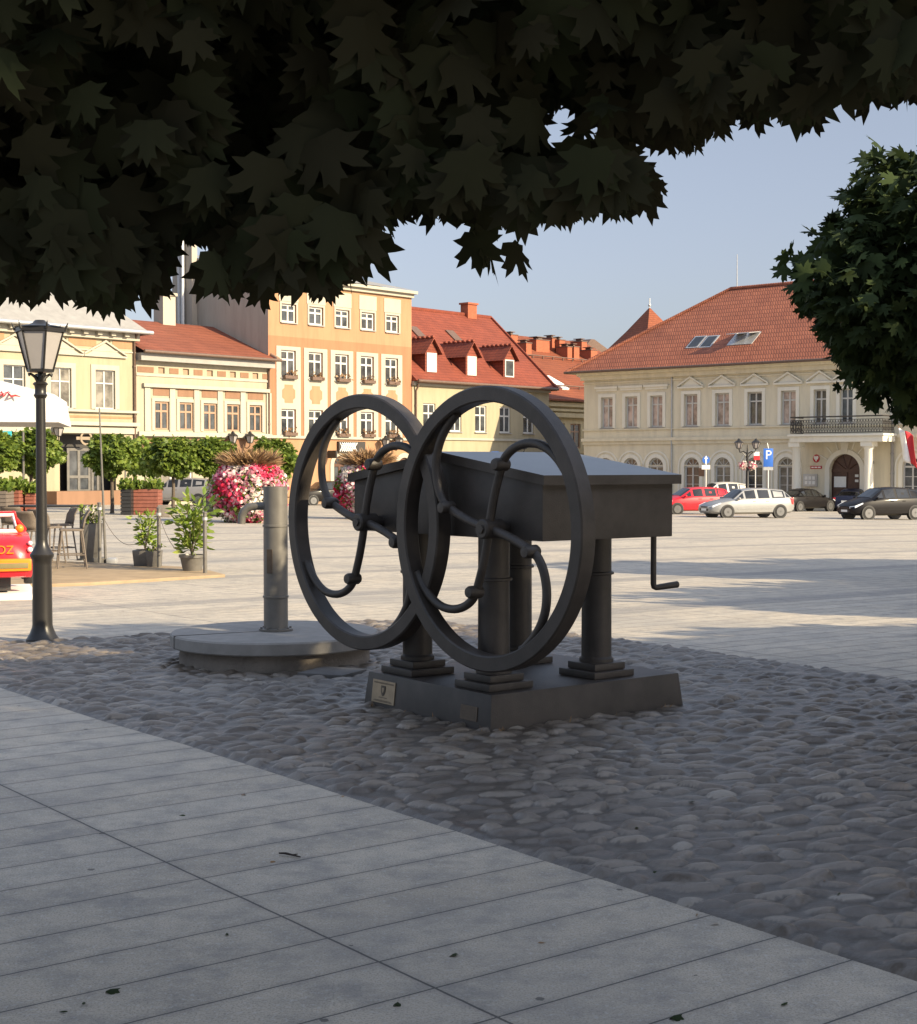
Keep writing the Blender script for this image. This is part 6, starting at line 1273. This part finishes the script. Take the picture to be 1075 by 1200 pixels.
o = MB(); tree_trunk(o, (0, 0, 0), (0.05, .1, 2.35), .11, .075, 9, (1.2, .8, 3.6), (2.4, 1.9, 1.2)); o.build('trunk', M['bark'], t0, smooth=60)
def maple(label, xy, cz, rad, n, size, tmpl, mat, seed, lump=.16, inner=.5, r0=.1, name='globe_maple', group=None, limbs=7, spray=0):
    x, y = xy; zg = gz(x, y); t = thing(name, label, 'tree', (x, y, zg), 0, group); c = (0, 0, cz-zg)
    p, d, r = crown_points(n, c, rad, lump, inner, seed=seed)
    k = len(p); tip = d*np.array([1, 1, .5]) + np.stack([rng.normal(0, .5, k), rng.normal(0, .5, k), rng.normal(-.45, .5, k)], 1); nr = d + rng.normal(0, .55, (k, 3)) + np.array([0, 0, .5])
    if spray:
        e = rng.random(k) < spray; p[e] = np.array(c) + (p[e]-np.array(c))*rng.uniform(1.0, 1.12, (int(e.sum()), 1))
    leaf_mesh('crown', tmpl, p, tip, nr, rng.uniform(.6, 1.25, k)*size, rng.random(k), mat, t)
    o = MB(); tree_trunk(o, (0, 0, 0), (0, 0, cz-zg-rad[2]*.55), r0, r0*.7, limbs, c, rad); o.build('trunk', M['bark'], t, smooth=60); return t
# 2. the round maple reaching in at the right
maple('round-headed dark maple reaching in from the right edge', (4.03, 11.4), 3.15, (1.38, 1.36, 1.08), 7800, .145, MAPLE, M['maple'], 4, lump=.12, inner=.55, spray=.05)
# 3. unseen maples outside the picture on the right: they throw the shade over the pump and the paving, some added only for it
for i, (x, y, cz, rx, rz) in enumerate(SHADE):
    maple('unseen broad maple beside the square, placed to shade the paving and the pump', (x, y), cz, (rx, rx, rz), int(1500*rx*rx/4)+500, .34, SIMPLE, M['maple'], 20+i, lump=.1, inner=.2, group='maples beside the square', r0=.14)
# 4. round trees before the houses on the left
LEFT = [(36, 62, 552, 505, 38, 592, 'round-headed bright green tree behind the street lamp'), (131, 66, 555, 511, 30, 594, 'round-headed bright green tree behind the leaning thin pole'), (203, 70, 557, 513, 27, 594, 'dark green round tree above the grey off-road car'), (246, 71, 556, 515, 26, 594, 'dark green round tree left of the flower tower'), (-8, 58, 550, 508, 30, 590, 'round-headed tree cut by the left edge of the view'), (322, 74, 560, 516, 27, 594, 'round green tree between the flower tower and the wheel')]
for i, (px, Yd, bot, top, rw, base, lab) in enumerate(LEFT):
    zc = at(px, (bot+top)/2, Yd).z; x = at(px, 545, Yd).x; rr = rw*Yd/FPX; rz = (bot-top)/2*Yd/FPX*1.03
    maple(lab, (x, Yd), zc, (rr, rr, rz), 3800, .21, SIMPLE, M['maple_sun'], 40+i, lump=.17, inner=.6, spray=.05, r0=.09, group='round trees before the houses', limbs=4)
t = maple('loose yellowish green shrub between the round trees', (at(170, 545, 72).x, 72), at(170, 535, 72).z, (.8, .8, 1.0), 520, .26, SIMPLE, M['fresh'], 61, lump=.25, inner=.3, r0=.04, name='shrub')
# ------------------------------------------------------------------ flower towers
def tower(px, Yd, bot, top, rw, gtop, label, seed):
    b = gp_at(px, Yd); t = thing('flower_tower', label, 'flower display', b, 0, 'flower towers on the square'); u = Yd/FPX; zt = at(px, top, Yd).z-b.z; rr = rw*u
    prof = [(.55, .0), (.82, .12), (.98, .35), (1.0, .55), (.92, .75), (.72, .9), (.40, 1.0)]
    o = MB(); o.lathe([(r*rr*.86, h*zt*.97+.02) for r, h in prof], 20); o.build('core', M['soil'], t, smooth=60)
    n = 5200; h = rng.uniform(0, 1.0, n); a = rng.uniform(0, 2*math.pi, n); R_ = np.interp(h, [q[1] for q in prof], [q[0] for q in prof])*rr*(1+.06*np.sin(a*5+h*9)+rng.normal(0, .035, n))
    P = np.stack([R_*np.cos(a), R_*np.sin(a), h*zt+.05], 1); nr = np.stack([np.cos(a), np.sin(a), (h-.35)*1.0], 1) + rng.normal(0, .45, (n, 3)); tip = rdir(n)
    tone = np.sin(a*3+h*4+seed)+np.sin(h*7-a*2)*.7+rng.normal(0, .75, n); tone = np.clip(np.argsort(np.argsort(tone))/n, 0, 1)
    leaf_mesh('petunias', PENT, P, tip, nr, rng.uniform(.09, .17, n), tone, M['petal'], t, fold=.15, center=(0, 0))
    n = 1500; h = rng.uniform(0, 1.0, n); a = rng.uniform(0, 2*math.pi, n); R_ = np.interp(h, [q[1] for q in prof], [q[0] for q in prof])*rr*rng.uniform(.88, 1.03, n); P = np.stack([R_*np.cos(a), R_*np.sin(a), h*zt], 1)
    leaf_mesh('foliage', QUADL, P, rdir(n), rdir(n), rng.uniform(.1, .22, n), rng.random(n)*.6, M['maple_sun'], t)
    n = 2600; a = rng.uniform(0, 6.283, n); f = np.sqrt(rng.random(n)); hg_ = at(px, gtop, Yd).z-b.z-zt; P = np.stack([f*rr*.6*np.cos(a), f*rr*.6*np.sin(a), zt*.9+rng.uniform(0, .35, n)*hg_], 1); hg = at(px, gtop, Yd).z-b.z-zt
    tip = np.stack([np.cos(a)*f*1.2+rng.normal(0, .6, n), np.sin(a)*f*1.2+rng.normal(0, .6, n), rng.uniform(.1, 1, n)], 1)
    leaf_mesh('dry_grass', [(0.0, 1.0), (.035, .6), (.02, 0), (-.02, 0), (-.035, .6)], P, tip, rdir(n, -.2, .2), rng.uniform(.3, .85, n)*hg, rng.random(n), M['dry'], t, fold=.1, center=(0, .5))
    return t
tower(292, 55, 612, 541, 43, 515, 'big mound of pink, white and red petunias topped with dry grass, left of the pump', 0)
tower(431, 62, 606, 541, 36, 516, 'mound of pink and red petunias seen through the left wheel', 2.2)
# slatted planters, block, small things far left
def slat_box(l, r, t, b_, Yd, label, plants=True, dep=1.0, m='redslat'):
    b = gp_at((l+r)/2, Yd); w2 = (r-l)*Yd/FPX/2; h = at(l, t, Yd).z-b.z; s = thing('slatted_planter', label, 'planter', b, .0, 'slatted planters on the square'); o = MB(); n = 7
    o.box((-w2+.03, .03, 0), (w2-.03, dep-.03, h-.06))
    for k in range(n): z0 = h*k/n; o.box((-w2, 0, z0+.015), (w2, dep, z0+h/n-.015))
    o.build('slats', M[m], s); o = MB(); o.box((-w2+.06, .06, h-.05), (w2-.06, dep-.06, h-.02+.03)); o.build('soil', M['soil'], s)
    if plants: n = 420; P = np.stack([rng.uniform(-w2, w2, n), rng.uniform(0, dep, n), h+rng.uniform(-.05, .4, n)*rng.random(n)], 1); leaf_mesh('plants', QUADL, P, rdir(n, -.2, 1), rdir(n), rng.uniform(.14, .28, n), rng.random(n), M['maple_sun'], s)
    return s
slat_box(154, 185, 573, 597, 64, 'red-brown slatted planter with low plants left of the grey off-road car'); slat_box(141, 153.5, 573, 598, 63.5, 'dark end planter joined to the red-brown slatted one', True, 1.0, 'black')
slat_box(-14, 7, 575, 606, 56, 'slatted planter at the left edge below the round tree', True, 1.0, 'rattan'); slat_box(8, 22, 574, 604, 57.5, 'low red-brown slatted planter behind the toy car'); slat_box(29, 40, 578, 603, 58, 'red slatted planter half hidden by the lamp post')
for px, w_, h_, Yd, lab in ((192, .5, .5, 61, 'rough grey stone block beside the slatted planter'), ):
    b = gp_at(px, Yd); o = MB(); o.frustum(0, 0, 0, h_, w_*.62, w_*.5, w_*.45, w_*.4); meta(o.build('stone_block', M['concrete2'], None, bevel=.05, loc=b), lab, 'stone block')
b = gp_at(251, 63); t = thing('dark_planter', 'black ribbed planter box behind the round pot, beside the flower tower', 'planter', b); o = MB(); 
o.box((-.38, -.3, 0), (.38, .3, 1.0))
for k in range(5): o.box((-.4, -.32, .08+k*.19), (.4, .32, .2+k*.19))
o.build('box', M['black'], t); n = 120; P = np.stack([rng.uniform(-.35, .35, n), rng.uniform(-.3, .3, n), 1+rng.uniform(0, .4, n)], 1); leaf_mesh('plants', QUADL, P, rdir(n, -.2, 1), rdir(n), rng.uniform(.14, .26, n), rng.random(n), M['maple_sun'], t)
